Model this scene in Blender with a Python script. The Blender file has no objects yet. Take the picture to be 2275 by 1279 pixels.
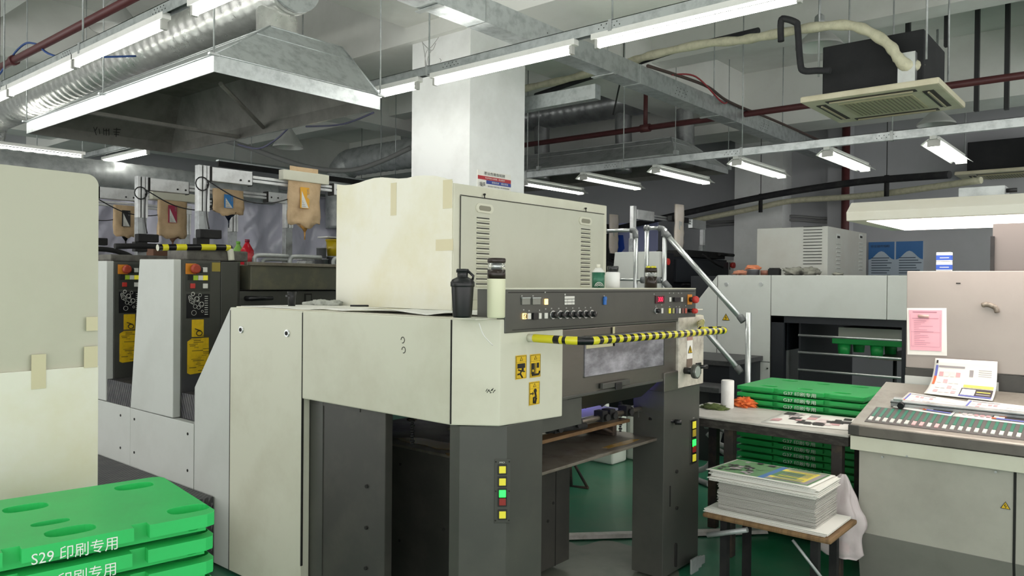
import bpy, bmesh, math, random
from mathutils import Vector as V, Matrix, noise
random.seed(7)
SC = bpy.context.scene
COL = SC.collection
PI = math.pi
# ------------------------------------------------------------------ camera
FP = 1697.0
_y, _p, _r = math.radians(40.132), math.radians(0.44), math.radians(0.542)
EYE = V((0, 0, 1.6))
CF = V((math.cos(_y)*math.cos(_p), math.sin(_y)*math.cos(_p), -math.sin(_p)))
_R0 = V((math.sin(_y), -math.cos(_y), 0)); _U0 = _R0.cross(CF)
CR = _R0*math.cos(_r) + _U0*math.sin(_r)
CU = -_R0*math.sin(_r) + _U0*math.cos(_r)
cam = bpy.data.cameras.new('camera'); cam.sensor_width = 36; cam.lens = FP/2275*36; cam.clip_end = 100
co = bpy.data.objects.new('camera', cam); COL.objects.link(co)
co.matrix_world = Matrix(((CR.x, CU.x, -CF.x, EYE.x), (CR.y, CU.y, -CF.y, EYE.y), (CR.z, CU.z, -CF.z, EYE.z), (0, 0, 0, 1)))
SC.camera = co
SC.view_settings.view_transform = 'Standard'; SC.view_settings.look = 'None'
SC.view_settings.gamma = 1; SC.view_settings.use_curve_mapping = False
SC.view_settings.exposure = 0.95
# ------------------------------------------------------------------ world (even fill light added through the open sides)
w = bpy.data.worlds.new('world'); SC.world = w; w.use_nodes = True
w.node_tree.nodes['Background'].inputs[0].default_value = (1.0, 0.99, 0.96, 1)
w.node_tree.nodes['Background'].inputs[1].default_value = 1.1
FZ = -.12            # level of the green floor
FIX = [True]
TUBE = 9.5          # strength of the fluorescent tubes

def ray(x, y): return CF + CR*((x-1137.5)/FP) - CU*((y-639.5)/FP)
def O(x, y, a, v):
    i = 'XYZ'.index(a); r = ray(x, y); return EYE + r*((v-EYE[i])/r[i])
def OP(x, y, p, n):
    r = ray(x, y); return EYE + r*((V(p)-EYE).dot(V(n))/r.dot(V(n)))
# ------------------------------------------------------------------ materials
def s2l(c): return c/12.92 if c <= .04045 else ((c+.055)/1.055)**2.4
def rgb(c):
    if isinstance(c, str): c = tuple(int(c[i:i+2], 16)/255 for i in (0, 2, 4))
    return tuple(s2l(x) for x in c)+(1,)
MATS = {}
def mat(name, col, rough=.5, metal=0, dirt=None, amt=.3, scale=4, bump=0, bscale=40, emit=None, es=1, trans=0, alpha=1, spec=.5, stretch=(1, 1, 1)):
    if name in MATS: return MATS[name]
    m = bpy.data.materials.new(name); m.use_nodes = True; nt = m.node_tree; b = nt.nodes['Principled BSDF']
    N, L = nt.nodes.new, nt.links.new
    b.inputs['Base Color'].default_value = rgb(col); b.inputs['Roughness'].default_value = rough
    b.inputs['Metallic'].default_value = metal; b.inputs['Specular IOR Level'].default_value = spec
    b.inputs['Transmission Weight'].default_value = trans; b.inputs['Alpha'].default_value = alpha
    tc = N('ShaderNodeTexCoord'); mp = N('ShaderNodeMapping'); mp.inputs['Scale'].default_value = stretch
    L(tc.outputs['Object'], mp.inputs[0])
    if dirt:
        n = N('ShaderNodeTexNoise'); n.inputs['Scale'].default_value = scale; n.inputs['Detail'].default_value = 8; n.inputs['Roughness'].default_value = .65
        L(mp.outputs[0], n.inputs['Vector'])
        r = N('ShaderNodeValToRGB'); r.color_ramp.elements[0].position = .45; r.color_ramp.elements[1].position = .75
        r.color_ramp.elements[0].color = (0, 0, 0, 1); r.color_ramp.elements[1].color = (amt, amt, amt, 1)
        L(n.outputs[0], r.inputs[0])
        x = N('ShaderNodeMix'); x.data_type = 'RGBA'; x.inputs[6].default_value = rgb(col); x.inputs[7].default_value = rgb(dirt)
        L(r.outputs[0], x.inputs[0]); L(x.outputs[2], b.inputs['Base Color'])
        if metal > .4:
            mr = N('ShaderNodeMapRange'); mr.inputs['To Min'].default_value = rough-.08; mr.inputs['To Max'].default_value = rough+.15
            L(n.outputs[0], mr.inputs[0]); L(mr.outputs[0], b.inputs['Roughness'])
    if bump:
        n2 = N('ShaderNodeTexNoise'); n2.inputs['Scale'].default_value = bscale; n2.inputs['Detail'].default_value = 4
        L(mp.outputs[0], n2.inputs['Vector'])
        bp = N('ShaderNodeBump'); bp.inputs['Strength'].default_value = bump; bp.inputs['Distance'].default_value = .01
        L(n2.outputs[0], bp.inputs['Height']); L(bp.outputs[0], b.inputs['Normal'])
    if emit:
        b.inputs['Emission Color'].default_value = rgb(emit); b.inputs['Emission Strength'].default_value = es
    MATS[name] = m; return m
def tread(name, col, scale):
    m = mat(name, col, .45, .3, '8a8880', .25, 9); nt = m.node_tree; b = nt.nodes['Principled BSDF']; N, L = nt.nodes.new, nt.links.new
    tc = N('ShaderNodeTexCoord'); outs = []
    for s in (1, -1):
        mp = N('ShaderNodeMapping'); mp.inputs['Rotation'].default_value = (0, 0.5*s, PI/4*s); L(tc.outputs['Object'], mp.inputs[0])
        wv = N('ShaderNodeTexWave'); wv.inputs['Scale'].default_value = scale; L(mp.outputs[0], wv.inputs[0]); outs.append(wv.outputs['Fac'])
    mx = N('ShaderNodeMath'); mx.operation = 'MAXIMUM'; L(outs[0], mx.inputs[0]); L(outs[1], mx.inputs[1])
    bp = N('ShaderNodeBump'); bp.inputs['Strength'].default_value = .8; bp.inputs['Distance'].default_value = .006
    L(mx.outputs[0], bp.inputs['Height']); L(bp.outputs[0], b.inputs['Normal'])
    return m
cream = mat('cream_paint', 'd3d3c2', .42, 0, 'b5b09a', .45, 2.2)
cream2 = mat('cream_card', 'e2e1d4', .7, 0, 'd2cba4', .7, 1.6)
lgrey = mat('light_grey_paint', 'c6c9c5', .4, 0, 'aeb0aa', .4, 2.5)
dgrey = mat('charcoal_paint', '4b4c48', .38, .1, '5f5f58', .5, 3)
dgrey2 = mat('charcoal_side', '403f3c', .4, .1, '5a5750', .5, 4)
black = mat('black_plastic', '17171a', .35)
blackm = mat('matt_black', '131315', .75, 0, '3a3936', .4, 6)
seam = mat('seam_black', '1c1c1a', .8)
brushed = mat('brushed_steel', '7a7873', .33, .85, '6e6a62', .5, 3, stretch=(1, 1, 6))
dirtysteel = mat('dirty_steel', '8f897f', .4, .7, '4c3d2e', .8, 5)
alu = mat('aluminium', 'd9dcdc', .3, .8, 'b0b0ae', .4, 8)
whitealu = mat('white_aluminium', 'd8dadb', .35, .25, '55504a', .45, 7)
galv = mat('galvanised', 'c4c9ca', .36, .75, '8c9294', .8, 14)
galvd = mat('galvanised_dull', 'b4b8b8', .45, .35, '6c7070', .7, 8)
foil = mat('foil_duct', 'd6d7d3', .26, .75, '9a9a96', .6, 6, bump=.35, bscale=16)
wallm = mat('wall_paint', 'b4b5b9', .8, 0, 'a0a1a3', .4, 1.2)
ceilm = mat('ceiling_paint', 'e6e7e3', .85, 0, 'c0bfb8', .5, 1.0)
colm = mat('column_paint', 'f3f5f5', .6, 0, 'c9c9c5', .5, 1.5)
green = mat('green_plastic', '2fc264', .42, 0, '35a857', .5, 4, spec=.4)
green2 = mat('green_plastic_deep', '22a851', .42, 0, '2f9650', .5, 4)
white = mat('white_paint', 'e9e9e6', .5, 0, 'c8c6be', .4, 6)
paper = mat('paper_white', 'efeee8', .8)
papere = mat('paper_edges', 'c2c0ba', .85, 0, '8f8d88', .8, 8, stretch=(1, 1, 60))
tape = mat('packing_tape', 'c9c2a0', .3)
yel = mat('yellow_label', 'e8c01c', .5, 0, 'a08418', .5, 20)
yelt = mat('yellow_tape', 'd8d02c', .22)
blkt = mat('black_tape', '141316', .22)
ink = mat('black_ink_mark', '1a1916', .7)
redm = mat('red_pipe_paint', '56292b', .45, 0, '4e2222', .6, 8)
redb = mat('red_button', 'c33a34', .4)
orange = mat('orange_plate', 'd98a2a', .4)
amberlit = mat('lit_amber', 'ffd79a', .4, emit='ffc977', es=1.3)
kyel = mat('yellow_button', 'd9cf3c', .4, emit='d9cf3c', es=.15)
kgreen = mat('lit_green', '2bff50', .4, emit='28ff4c', es=1.3)
kwhite = mat('white_button', 'dcdcd6', .4)
kgrey = mat('grey_window', '85867f', .3)
ledred = mat('led_red', 'ff2040', .4, emit='ff2048', es=1.5)
darkred = mat('dark_red_window', '4a1620', .3)
blue = mat('blue_plastic', '2f6fc0', .4)
kraft = mat('kraft_paper', 'cbb08c', .75, 0, 'a98a66', .6, 9, bump=.8, bscale=11)
wood = mat('raw_plywood', '826645', .75, 0, '4a3320', .8, 6, stretch=(1, 6, 1))
darkwood = mat('dark_board', '2b2725', .7, 0, '6b5640', .6, 5)
tubem = mat('tube_lit', 'ffffff', .5, emit='fffef6', es=TUBE)
hose = mat('wrapped_hose', 'cfccb2', .65, 0, '96957c', .6, 20, bump=.3, bscale=20)
darkhose = mat('black_insulation', '26262a', .8, 0, '4a4a48', .5, 8)
greyhose = mat('grey_cable', '8b8b8b', .6)
floorm = mat('green_floor', '2a7055', .28, 0, '66765e', .6, 1.6, spec=.6)
greyfloor = mat('worn_floor_patch', '76796e', .4, 0, '3e5145', .6, 3)
treadm = tread('tread_plate', '3a393d', 14)
orangerag = mat('orange_rag', 'e8743a', .9, bump=.4, bscale=25)
greyrag = mat('grey_rag', '8a8a80', .95, 0, '4a4a44', .9, 10, bump=.6, bscale=25)
glovem = mat('cotton_glove', 'b9bcb4', .95, 0, '6c6e68', .9, 12, bump=.6, bscale=30)
glass = mat('clear_plastic', 'f4f8fa', .06, trans=.9, alpha=.45)
smoke = mat('clear_window', 'c9cdd6', .22, 0, 'eeeeF4'.lower(), .7, 4, alpha=.5)
lav = mat('hazy_window', '74737a', .3, .2, 'd2d0dc', .9, 3.2, bump=.2, bscale=5, stretch=(1, 1, 2.2))
# ------------------------------------------------------------------ mesh builder
def wloc(p):
    v = V((0, 0, 0))
    while p is not None: v += p.location; p = p.parent
    return v
SPLIT = {'brace', 'varnish_stain', 'hanger_rod', 'tape_strip', 'cross_brace', 'screw', 'bolt_hole', 'joint_plate', 'scratches', 'stop_button', 'guard_frame', 'caution_label'}
class M:
    def __init__(s): s.b = bmesh.new(); s.mi = 0; s.sm = False
    def f(s, vs):
        try: fc = s.b.faces.new(vs)
        except ValueError: return None
        fc.material_index = s.mi; fc.smooth = s.sm; return fc
    def m(s, i): s.mi = i; return s
    def box(s, a, b, bev=0, seg=2):
        x0, y0, z0 = (min(a[i], b[i]) for i in range(3)); x1, y1, z1 = (max(a[i], b[i]) for i in range(3))
        return s.prism([(x0, y0, z0), (x1, y0, z0), (x1, y1, z0), (x0, y1, z0)], (0, 0, z1-z0), bev, seg)
    def prism(s, pts, ext, bev=0, seg=2):
        e = V(ext); t = bmesh.new()
        a = [t.verts.new(V(p)) for p in pts]; c = [t.verts.new(V(p)+e) for p in pts]; n = len(a)
        t.faces.new(a[::-1]); t.faces.new(c)
        for i in range(n): t.faces.new((a[i], a[(i+1) % n], c[(i+1) % n], c[i]))
        bmesh.ops.recalc_face_normals(t, faces=t.faces)
        if bev: bmesh.ops.bevel(t, geom=t.edges[:], offset=bev, segments=seg, affect='EDGES', profile=.6)
        s.merge(t, bev > 0); return s
    def merge(s, t, smooth=False):
        mp = {}
        for v in t.verts: mp[v] = s.b.verts.new(v.co)
        for fc in t.faces:
            q = s.f([mp[v] for v in fc.verts])
        t.free()
    def obox(s, c, sz, rot=None, bev=0):
        k = len(s.b.verts); h = [x/2 for x in sz]; s.box([-x for x in h], h, bev); s.b.verts.ensure_lookup_table()
        mt = Matrix.Translation(V(c)) @ (rot.to_4x4() if rot else Matrix())
        for v in s.b.verts[k:]: v.co = mt @ v.co
        return s
    def quad(s, p): s.f([s.b.verts.new(V(x)) for x in p]); return s
    def tube(s, pts, r, n=10, cap=True, mats=None):
        pts = [V(p) for p in pts]; rs = r if isinstance(r, (list, tuple)) else [r]*len(pts)
        d0 = (pts[1]-pts[0]).normalized(); up = V((0, 0, 1)) if abs(d0.z) < .9 else V((1, 0, 0))
        u = d0.cross(up).normalized(); rings = []; osm = s.sm; s.sm = True
        for i, p in enumerate(pts):
            d = (pts[min(i+1, len(pts)-1)]-pts[max(i-1, 0)]).normalized()
            u = (u-d*u.dot(d)).normalized(); v = d.cross(u)
            rings.append([s.b.verts.new(p+(u*math.cos(2*PI*k/n)+v*math.sin(2*PI*k/n))*rs[i]) for k in range(n)])
        for i in range(len(pts)-1):
            if mats: s.mi = mats(i)
            for k in range(n): s.f((rings[i][k], rings[i+1][k], rings[i+1][(k+1) % n], rings[i][(k+1) % n]))
        s.sm = False
        if cap: s.f(rings[0]); s.f(rings[-1][::-1])
        s.sm = osm; return s
    def lathe(s, prof, c=(0, 0, 0), n=20):
        c = V(c); return s.tube([c+V((0, 0, z)) for z, r in prof], [max(r, .0005) for z, r in prof], n)
    def blob(s, c, sz, amp=.25, fr=3, sub=3, seed=0):
        t = bmesh.new(); bmesh.ops.create_icosphere(t, subdivisions=sub, radius=1)
        for v in t.verts:
            q = v.co*fr+V((seed*7.1, seed*3.3, 0)); k = 1+amp*(noise.noise(q)+.5*noise.noise(q*2.3))
            v.co = V((v.co.x*sz[0]*k, v.co.y*sz[1]*k, max(v.co.z, -.6)*sz[2]*k))+V(c)
        osm = s.sm; s.sm = True; s.merge(t); s.sm = osm; return s
    def text(s, body, p, rt, up, h, w=None, depth=.0015):
        cu = bpy.data.curves.new('t', 'FONT'); cu.body = body; cu.size = 1; cu.resolution_u = 3
        o = bpy.data.objects.new('t', cu); COL.objects.link(o); dg = bpy.context.evaluated_depsgraph_get()
        me = bpy.data.meshes.new_from_object(o.evaluated_get(dg)); bpy.data.objects.remove(o)
        if not me.vertices: return s
        xs = [v.co.x for v in me.vertices]; ys = [v.co.y for v in me.vertices]
        x0, y0 = min(xs), min(ys); sy = h/max(1e-6, max(ys)-y0); sx = (w/(max(xs)-x0)) if w else sy
        rt = V(rt).normalized(); up = V(up).normalized(); n = rt.cross(up); p = V(p)
        vs = [s.b.verts.new(p+rt*(v.co.x-x0)*sx+up*(v.co.y-y0)*sy+n*depth) for v in me.vertices]
        for q in me.polygons: s.f([vs[i] for i in q.vertices])
        return s
    def out(s, name, mats, parent=None, **kw):
        if name in SPLIT and parent is not None:
            left = set(s.b.verts); gr = []
            while left:
                st = [left.pop()]; c = set(st)
                while st:
                    v = st.pop()
                    for e in v.link_edges:
                        q = e.other_vert(v)
                        if q in left: left.discard(q); c.add(q); st.append(q)
                lo = [min(v.co[i] for v in c)-.004 for i in range(3)]; hi = [max(v.co[i] for v in c)+.004 for i in range(3)]
                gr.append([lo, hi, c])
            ch = True
            while ch:
                ch = False
                for i in range(len(gr)):
                    for j in range(i+1, len(gr)):
                        a, b = gr[i], gr[j]
                        if all(a[0][k] <= b[1][k] and b[0][k] <= a[1][k] for k in range(3)):
                            gr[i] = [[min(a[0][k], b[0][k]) for k in range(3)], [max(a[1][k], b[1][k]) for k in range(3)], a[2] | b[2]]; del gr[j]; ch = True; break
                    if ch: break
            if len(gr) > 1:
                o = None
                for g in gr:
                    m2 = M(); mp = {v: m2.b.verts.new(v.co) for v in g[2]}
                    for fc in s.b.faces:
                        if fc.verts[0] in mp: q = m2.b.faces.new([mp[v] for v in fc.verts]); q.material_index = fc.material_index; q.smooth = fc.smooth
                    o = m2.out_(name, mats, parent, **kw)
                s.b.free(); return o
        return s.out_(name, mats, parent, **kw)
    def out_(s, name, mats, parent=None, **kw):
        if FIX[0]:
            for v in s.b.verts:
                if -.11 < v.co.z < .055: v.co.z += FZ
        me = bpy.data.meshes.new(name)
        xs = [v.co for v in s.b.verts]
        lo = V([min(v[i] for v in xs) for i in range(3)]); hi = V([max(v[i] for v in xs) for i in range(3)])
        c = (lo+hi)/2
        if parent is None: c.z = lo.z
        for v in s.b.verts: v.co -= c
        s.b.to_mesh(me); s.b.free()
        for q in (mats if isinstance(mats, (list, tuple)) else [mats]): me.materials.append(q)
        o = bpy.data.objects.new(name, me); COL.objects.link(o)
        if parent is not None: o.parent = parent; o.location = c-wloc(parent)
        else: o.location = c
        for k, v in kw.items(): o[k] = v
        return o
def thing(name, label, cat, loc, group=None):
    o = bpy.data.objects.new(name, None); COL.objects.link(o); o.location = V(loc)
    if FIX[0] and abs(o.location.z) < .001: o.location.z = FZ
    o.empty_display_size = .1
    o['label'] = label; o['category'] = cat
    if group: o['group'] = group
    return o
def kw(label, cat, group=None, kind=None):
    d = dict(label=label, category=cat)
    if group: d['group'] = group
    if kind: d['kind'] = kind
    return d
def ctree(o, parent=None):
    c = o.copy(); COL.objects.link(c); c.parent = parent
    for ch in [x for x in o.children]: ctree(ch, c)
    return c
def bez(pts, n=8):
    pts = [V(p) for p in pts]; out = []
    for i in range(len(pts)-1):
        p0 = pts[max(i-1, 0)]; p1 = pts[i]; p2 = pts[i+1]; p3 = pts[min(i+2, len(pts)-1)]
        for k in range(n):
            t = k/n; out.append(.5*((2*p1)+(p2-p0)*t+(2*p0-5*p1+4*p2-p3)*t*t+(3*p1-p0-3*p2+p3)*t**3))
    return out+[pts[-1]]
def rod(m, p, z1, r=.006): m.tube([p, (p[0], p[1], z1)], r, 6)
S = dict(kind='structure')
# ------------------------------------------------------------------ setting
CZ = 4.35
m = M(); m.box((-3, -5, -.1), (12.5, 15, 0)); m.out('floor', floorm, **S)
m = M(); m.box((-3, -5, CZ), (12.5, 15, CZ+.15)); m.out('ceiling', ceilm, **S)
WX = 11.6
m = M(); m.box((WX, -5, 0), (WX+.2, 15, CZ))
m.out('wall_right', wallm, **S)
m = M(); m.box((-3, 14, 0), (12.5, 14.2, CZ)); m.out('wall_back', wallm, **S)
m = M(); m.box((WX-.35, 4.25, 0), (WX, 5.0, CZ)); m.out('trim_1', colm, **S)
m = M(); m.box((WX-.3, 3.35, 0), (WX, 3.62, CZ)); m.out('trim_2', wallm, **S)
m = M(); m.box((4.44, 4.2, 0), (5.13, 4.88, 3.62))
c = m.out('column', colm, **S)
m = M()
for P in (((917, 62), (926, 60), (940, 100), (948, 160)), ((926, 60), (934, 88), (958, 112), (968, 96)), ((945, 155), (946, 118), (962, 100), (990, 60)), ((958, 112), (950, 130), (947, 158)), ((977, 130), (980, 134), (978, 138))):
    m.tube(bez([O(x, y, 'X', 4.438) for x, y in P], 4), .0025, 4)
m.out('plaster_cracks', mat('crack_grey', 'a5a5a2', .8), c, **S)
# beams
for i, (x0, x1) in enumerate(((4.38, 5.18), (9.6, 10.2), (-1.2, -.6))):
    m = M(); m.box((x0, -5, 3.62), (x1, 15, CZ)); m.out('trim_%d' % (3+i), ceilm, **S)
for i, (y0, y1, z) in enumerate(((4.15, 4.9, 3.75), (8.4, 8.8, 3.8), (12.4, 12.9, 3.7), (.4, .75, 3.9), (-3.6, -3, 3.8))):
    m = M(); m.box((-3, y0, z), (12.5, y1, CZ)); m.out('trim_%d' % (6+i), ceilm, **S)
for i, (x0, x1) in enumerate(((7.2, 7.5), (2.0, 2.3))):
    m = M(); m.box((x0, -5, 3.95), (x1, 15, CZ)); m.out('trim_%d' % (11+i), ceilm, **S)
m = M(); pts = bez([O(x, y, 'Z', FZ+.0005) for x, y in ((1140, 1275), (1190, 1228), (1215, 1212), (1262, 1203), (1290, 1212), (1345, 1200), (1405, 1214), (1440, 1232), (1490, 1236), (1500, 1320), (1300, 1400), (1140, 1400))], 4)
m.prism(pts, (0, 0, .001)); m.out('floor_patch', greyfloor, **S)

# sign on the column
t = thing('safety_notice', 'white noise hazard notice with red and blue bands stuck on the white column', 'sign', (4.7, 4.19, 2.05))
a = O(1061, 376, 'Y', 4.195); b = O(1134, 421, 'Y', 4.195)
x0, x1 = a.x, b.x; z1 = a.z; z0 = z1-.24
m = M(); m.box((x0, 4.192, z0), (x1, 4.2, z1)); m.out('panel', paper, t)
W = x1-x0
m = M(); m.box((x0, 4.190, z1-.075), (x1, 4.192, z1-.045)); m.m(1).box((x0+.25*W, 4.190, z1-.105), (x1, 4.192, z1-.076))
m.out('coloured_bands', [mat('sign_red', 'b8343c', .5), mat('sign_blue', '3a4c9c', .5)], t)
m = M(); X, Z = (1, 0, 0), (0, 0, 1)
m.text('职业危害告知牌', (x0+.18*W, 4.188, z1-.035), X, Z, .026, .62*W)
m.text('噪声', (x0+.05*W, 4.188, z1-.135), X, Z, .04, .16*W); m.text('Noise', (x0+.06*W, 4.188, z1-.165), X, Z, .016, .13*W)
for i in range(3):
    m.text('长时间处于噪声环境，听力会受到损害', (x0+.28*W, 4.188, z1-.13-.024*i), X, Z, .013, .66*W)
m.m(1).text('作业环境对人体有害，请注意防护', (x0+.2*W, 4.188, z1-.068), X, Z, .016, .6*W)
m.text('健康危害    理化特性', (x0+.4*W, 4.188, z1-.098), X, Z, .016, .5*W)
m.out('lettering', [ink, paper], t)

# poster on the far wall
a = O(1930, 538, 'X', WX-.02); b = O(2050, 608, 'X', WX-.02)
t = thing('wall_poster', 'blue and white rules poster on the grey wall right of the far press box', 'poster', (WX-.02, b.y, b.z-.3))
m = M(); m.box((WX-.02, b.y, b.z-.25), (WX-.002, a.y, a.z)); m.out('panel', mat('poster_pale', 'b9c6d4', .4), t)
m = M(); h = a.z-b.z; mid = (a.y+b.y)/2
for (ya, yb) in ((a.y, mid+.01), (mid-.01, b.y)):
    n = 10; top = [(WX-.022, ya+(yb-ya)*k/n, a.z) for k in range(n+1)]; bot = [(WX-.022, ya+(yb-ya)*k/n, a.z-.13-.12*math.sin(PI*(.5+k/n))**2*1) for k in range(n+1)]
    for k in range(n): m.quad([top[k], top[k+1], bot[k+1], bot[k]])
m.out('blue_header', mat('poster_blue', '2e6cab', .4), t)
m = M()
m.text('安全操作规程', (WX-.025, a.y-.03, a.z-.08), (0, -1, 0), Z, .04, .25)
for c0 in (a.y-.04, mid-.05):
    for k in range(11):
        m.box((WX-.024, c0, a.z-.22-k*.035), (WX-.0225, c0-.2-.1*random.random(), a.z-.225-k*.035-.006))
m.out('lettering', mat('poster_text', '3a4a5c', .6), t)

# ------------------------------------------------------------------ tube lights
def tube_light(p, axis, label, group, zr, both=False, L=1.2, shade=False):
    p = V(p); d = V((1, 0, 0)) if axis == 'X' else V((0, 1, 0)); s = V((0, 1, 0)) if axis == 'X' else V((1, 0, 0))
    t = thing('tube_light', label, 'light', p+d*L/2+V((0, 0, .02)), group)
    r = None if axis == 'Y' else Matrix.Rotation(PI/2, 3, 'Z')
    m = M(); m.obox(p+d*L/2+V((0, 0, .062)), (.05, L+.06, .036), r, .003)
    if shade:
        q = p+V((0, 0, .045))
        for sg in (1, -1):
            m.prism([q-d*.03+s*.028*sg, q+s*.085*sg-d*.03+V((0, 0, -.04)), q+s*.087*sg-d*.03+V((0, 0, -.037)), q+s*.03*sg-d*.03+V((0, 0, .006))], d*(L+.06))
    m.out('housing', white if not shade else lgrey, t)
    for dy in ((-.028, .028) if both else (0,)):
        m = M(); m.tube([p+s*dy+d*.02+V((0, 0, .012)), p+s*dy+d*(L-.02)+V((0, 0, .012))], .014 if both else .018, 10); m.out('tube', tubem, t)
    for k in (0, L):
        m = M(); m.obox(p+d*(k+(.004 if k == 0 else -.004))+V((0, 0, .022)), (.035 if not both else .09, .022, .06), r, .003); m.out('lamp_holder', mat('lamp_holder', 'b8b8b4', .5), t)
    return t
def rail(name, p0, p1, label, rods, cat='rail', w=.045, h=.06):
    p0, p1 = V(p0), V(p1); d = (p1-p0); ax = 0 if abs(d.x) > abs(d.y) else 1
    t = thing(name, label, cat, (p0+p1)/2)
    m = M(); a = [0, 0, 0]; o = 1-ax
    for (u0, u1, v0, v1) in ((-w/2, w/2, h-.004, h), (-w/2, -w/2+.003, 0, h), (w/2-.003, w/2, 0, h)):
        q0 = [0, 0, p0.z+v0]; q1 = [0, 0, p0.z+v1]; q0[ax] = p0[ax]; q1[ax] = p1[ax]; q0[o] = p0[o]+u0; q1[o] = p0[o]+u1
        m.box(q0, q1)
    m.out('channel', galv, t)
    m = M()
    for k in range(rods):
        f = (k+.5)/rods; q = p0+d*f; rod(m, (q.x, q.y, p0.z+h), CZ-.0 if True else 0)
        q0 = [q.x-.028, q.y-.028, p0.z-.004]; q1 = [q.x+.028, q.y+.028, p0.z+h+.004]; q0[ax] = q[ax]-.012; q1[ax] = q[ax]+.012; m.box(q0, q1)
    m.out('hanger_rod', galvd, t)
    m = M()
    for k in range(int(abs(d[ax])/1.3)):
        for j in range(9):
            q = p0+d*((k+.3)*1.3/abs(d[ax])); q[ax] += j*.018
            c0 = [q.x, q.y, p0.z+.02+.02*(j % 2)]; c1 = list(c0); sgn = -1
            c0[o] = p0[o]-w/2-.0015; c1[o] = p0[o]-w/2+.001; c0[ax] -= .003; c1[ax] += .003; c1[2] += .006; m.box(c0, c1)
    m.out('slot_hole', seam, t)
    return t
rail('lighting_rail', (3.8, -4.5, 3.075), (3.8, 12.5, 3.075), 'galvanised channel carrying the bright row of tubes crossing in front of the white column', 11)
rail('lighting_rail', (1.96, -1.5, 3.03), (1.96, 10.5, 3.03), 'galvanised channel carrying the row of tubes at upper left beside the silver duct', 8)
rail('lighting_rail', (6.62, -4, 2.76), (6.62, 8.5, 2.76), 'galvanised channel carrying the short crosswise lamps above the far press', 10, h=.07)
GA = 'tubes in the row before the column'
tube_light((3.8, 1.36, 3.0), 'Y', 'long lit tube at the top edge between the column and the hanging air conditioner', GA, 0)
tube_light((3.8, 2.74, 3.0), 'Y', 'lit tube crossing right in front of the white column', GA, 0)
tube_light((3.8, 4.12, 3.0), 'Y', 'lit tube partly hidden by the right corner of the galvanised hood', GA, 0)
tube_light((3.8, -.1, 3.0), 'Y', 'unseen lit tube added to the row before the column, beyond the top of the picture', GA, 0)  # row carried on out of view, added for room brightness
tube_light((3.8, -1.6, 3.0), 'Y', 'unseen lit tube added to the row before the column, behind the viewer', GA, 0)  # unseen tube added to brighten the room from behind
tube_light((4.0, 8.84, 3.03), 'Y', 'small lit tube below the far corner of the galvanised hood', GA, 0)
GC = 'tubes in the row at upper left'
for k, l in enumerate(('lit tube at top, crossing the silver duct next to its elbow', 'lit tube above the long side of the galvanised hood', 'third lit tube from the top in the upper left row', 'lit tube end touching the left picture edge beside the hood')):
    tube_light((1.96, (2.62, 4.15, 5.39, 6.63)[k], 2.965), 'Y', l, GC, 0)
tube_light((1.96, .3, 2.965), 'Y', 'unseen lit tube added to the upper left row, overhead of the viewer', GC, 0)  # added out of view for more light from overhead
a = O(182, 352, 'Z', 3.0); tube_light((a.x-1.2, a.y, 3.0), 'X', 'long lit tube at the left edge below the hood, above the cream cabinet', GC, 0)
GR = 'crosswise lamps above the far press'
ROW = [(6.6, 0.35, 'out of view', 0), (6.6, 1.33, 'rightmost twin-tube lamp above the far press, below the second pendant shade', 1), (6.6, 2.13, 'second lamp from the right above the far press, before the red upright pipe', 1), (6.6, 2.93, 'third lamp from the right in the row above the far press', 1), (6.6, 3.76, 'twin-tube lamp under the front end of the far hood', 1), (6.6, 4.62, 'fifth lamp from the right, single-tube look, under the far hood', 0), (6.6, 5.42, 'lamp next to the right edge of the white column', 0)]
for x, y, l, b in ROW:
    if l == 'out of view': l = 'lamp of the far row beyond the right picture edge'  # unseen extra lamp, added for brightness
    tube_light((x+.03, y, 2.69), 'X', l, GR, 0, both=True, L=1.1, shade=True)

# ------------------------------------------------------------------ cable tray along X
za = 3.25; yn = O(1475, 206, 'Z', za).y; yf = O(1475, 226, 'Z', za).y; zt = O(1475, 179, 'Y', yn).z
t = thing('cable_tray', 'large galvanised cable trunking crossing diagonally under the ceiling', 'cable tray', (6.5, yn, za))
m = M(); m.box((2.2, yn, za), (WX, max(yf, yn+.12), zt+.05)); m.out('trunking', galv, t)
m = M()
for k in range(5):
    x = 3.6+1.9*k; m.box((x, yn-.003, za-.003), (x+.012, max(yf, yn+.12)+.003, zt+.052))
m.out('joint_plate', galvd, t)
m = M()
for k in range(60):
    x = 4.2+.02*(k % 12)+1.9*(k//12); m.box((x, yn-.0035, za+.03+.03*(k % 3)), (x+.006, yn-.001, za+.036+.03*(k % 3)))
m.out('slot_hole', seam, t)
m = M(); m.tube(bez([(5.6, yn-.01, zt+.06), (6.6, yn-.03, zt+.1), (7.2, yn-.02, zt+.05), (8.5, yn-.01, zt+.07), (10.5, yn-.02, zt+.06)]), .014, 6)
m.out('bundled_cable', mat('brown_cable', '4a3a36', .6), t)
m = M(); m.tube(bez([(6.0, yn-.02, zt+.07), (6.4, yn-.05, zt+.13), (6.9, yn-.06, zt+.0), (7.1, yn-.03, zt+.03)]), .008, 6); m.out('red_wire', mat('red_wire', '9a3038', .5), t)
m = M()
for x in (3.2, 5.1, 7.0, 8.8): rod(m, (x, yn+.06, zt), CZ); m.box((x-.02, yn-.01, za-.01), (x+.02, yn+.2, za-.002))
m.out('hanger_rod', galvd, t)
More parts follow.
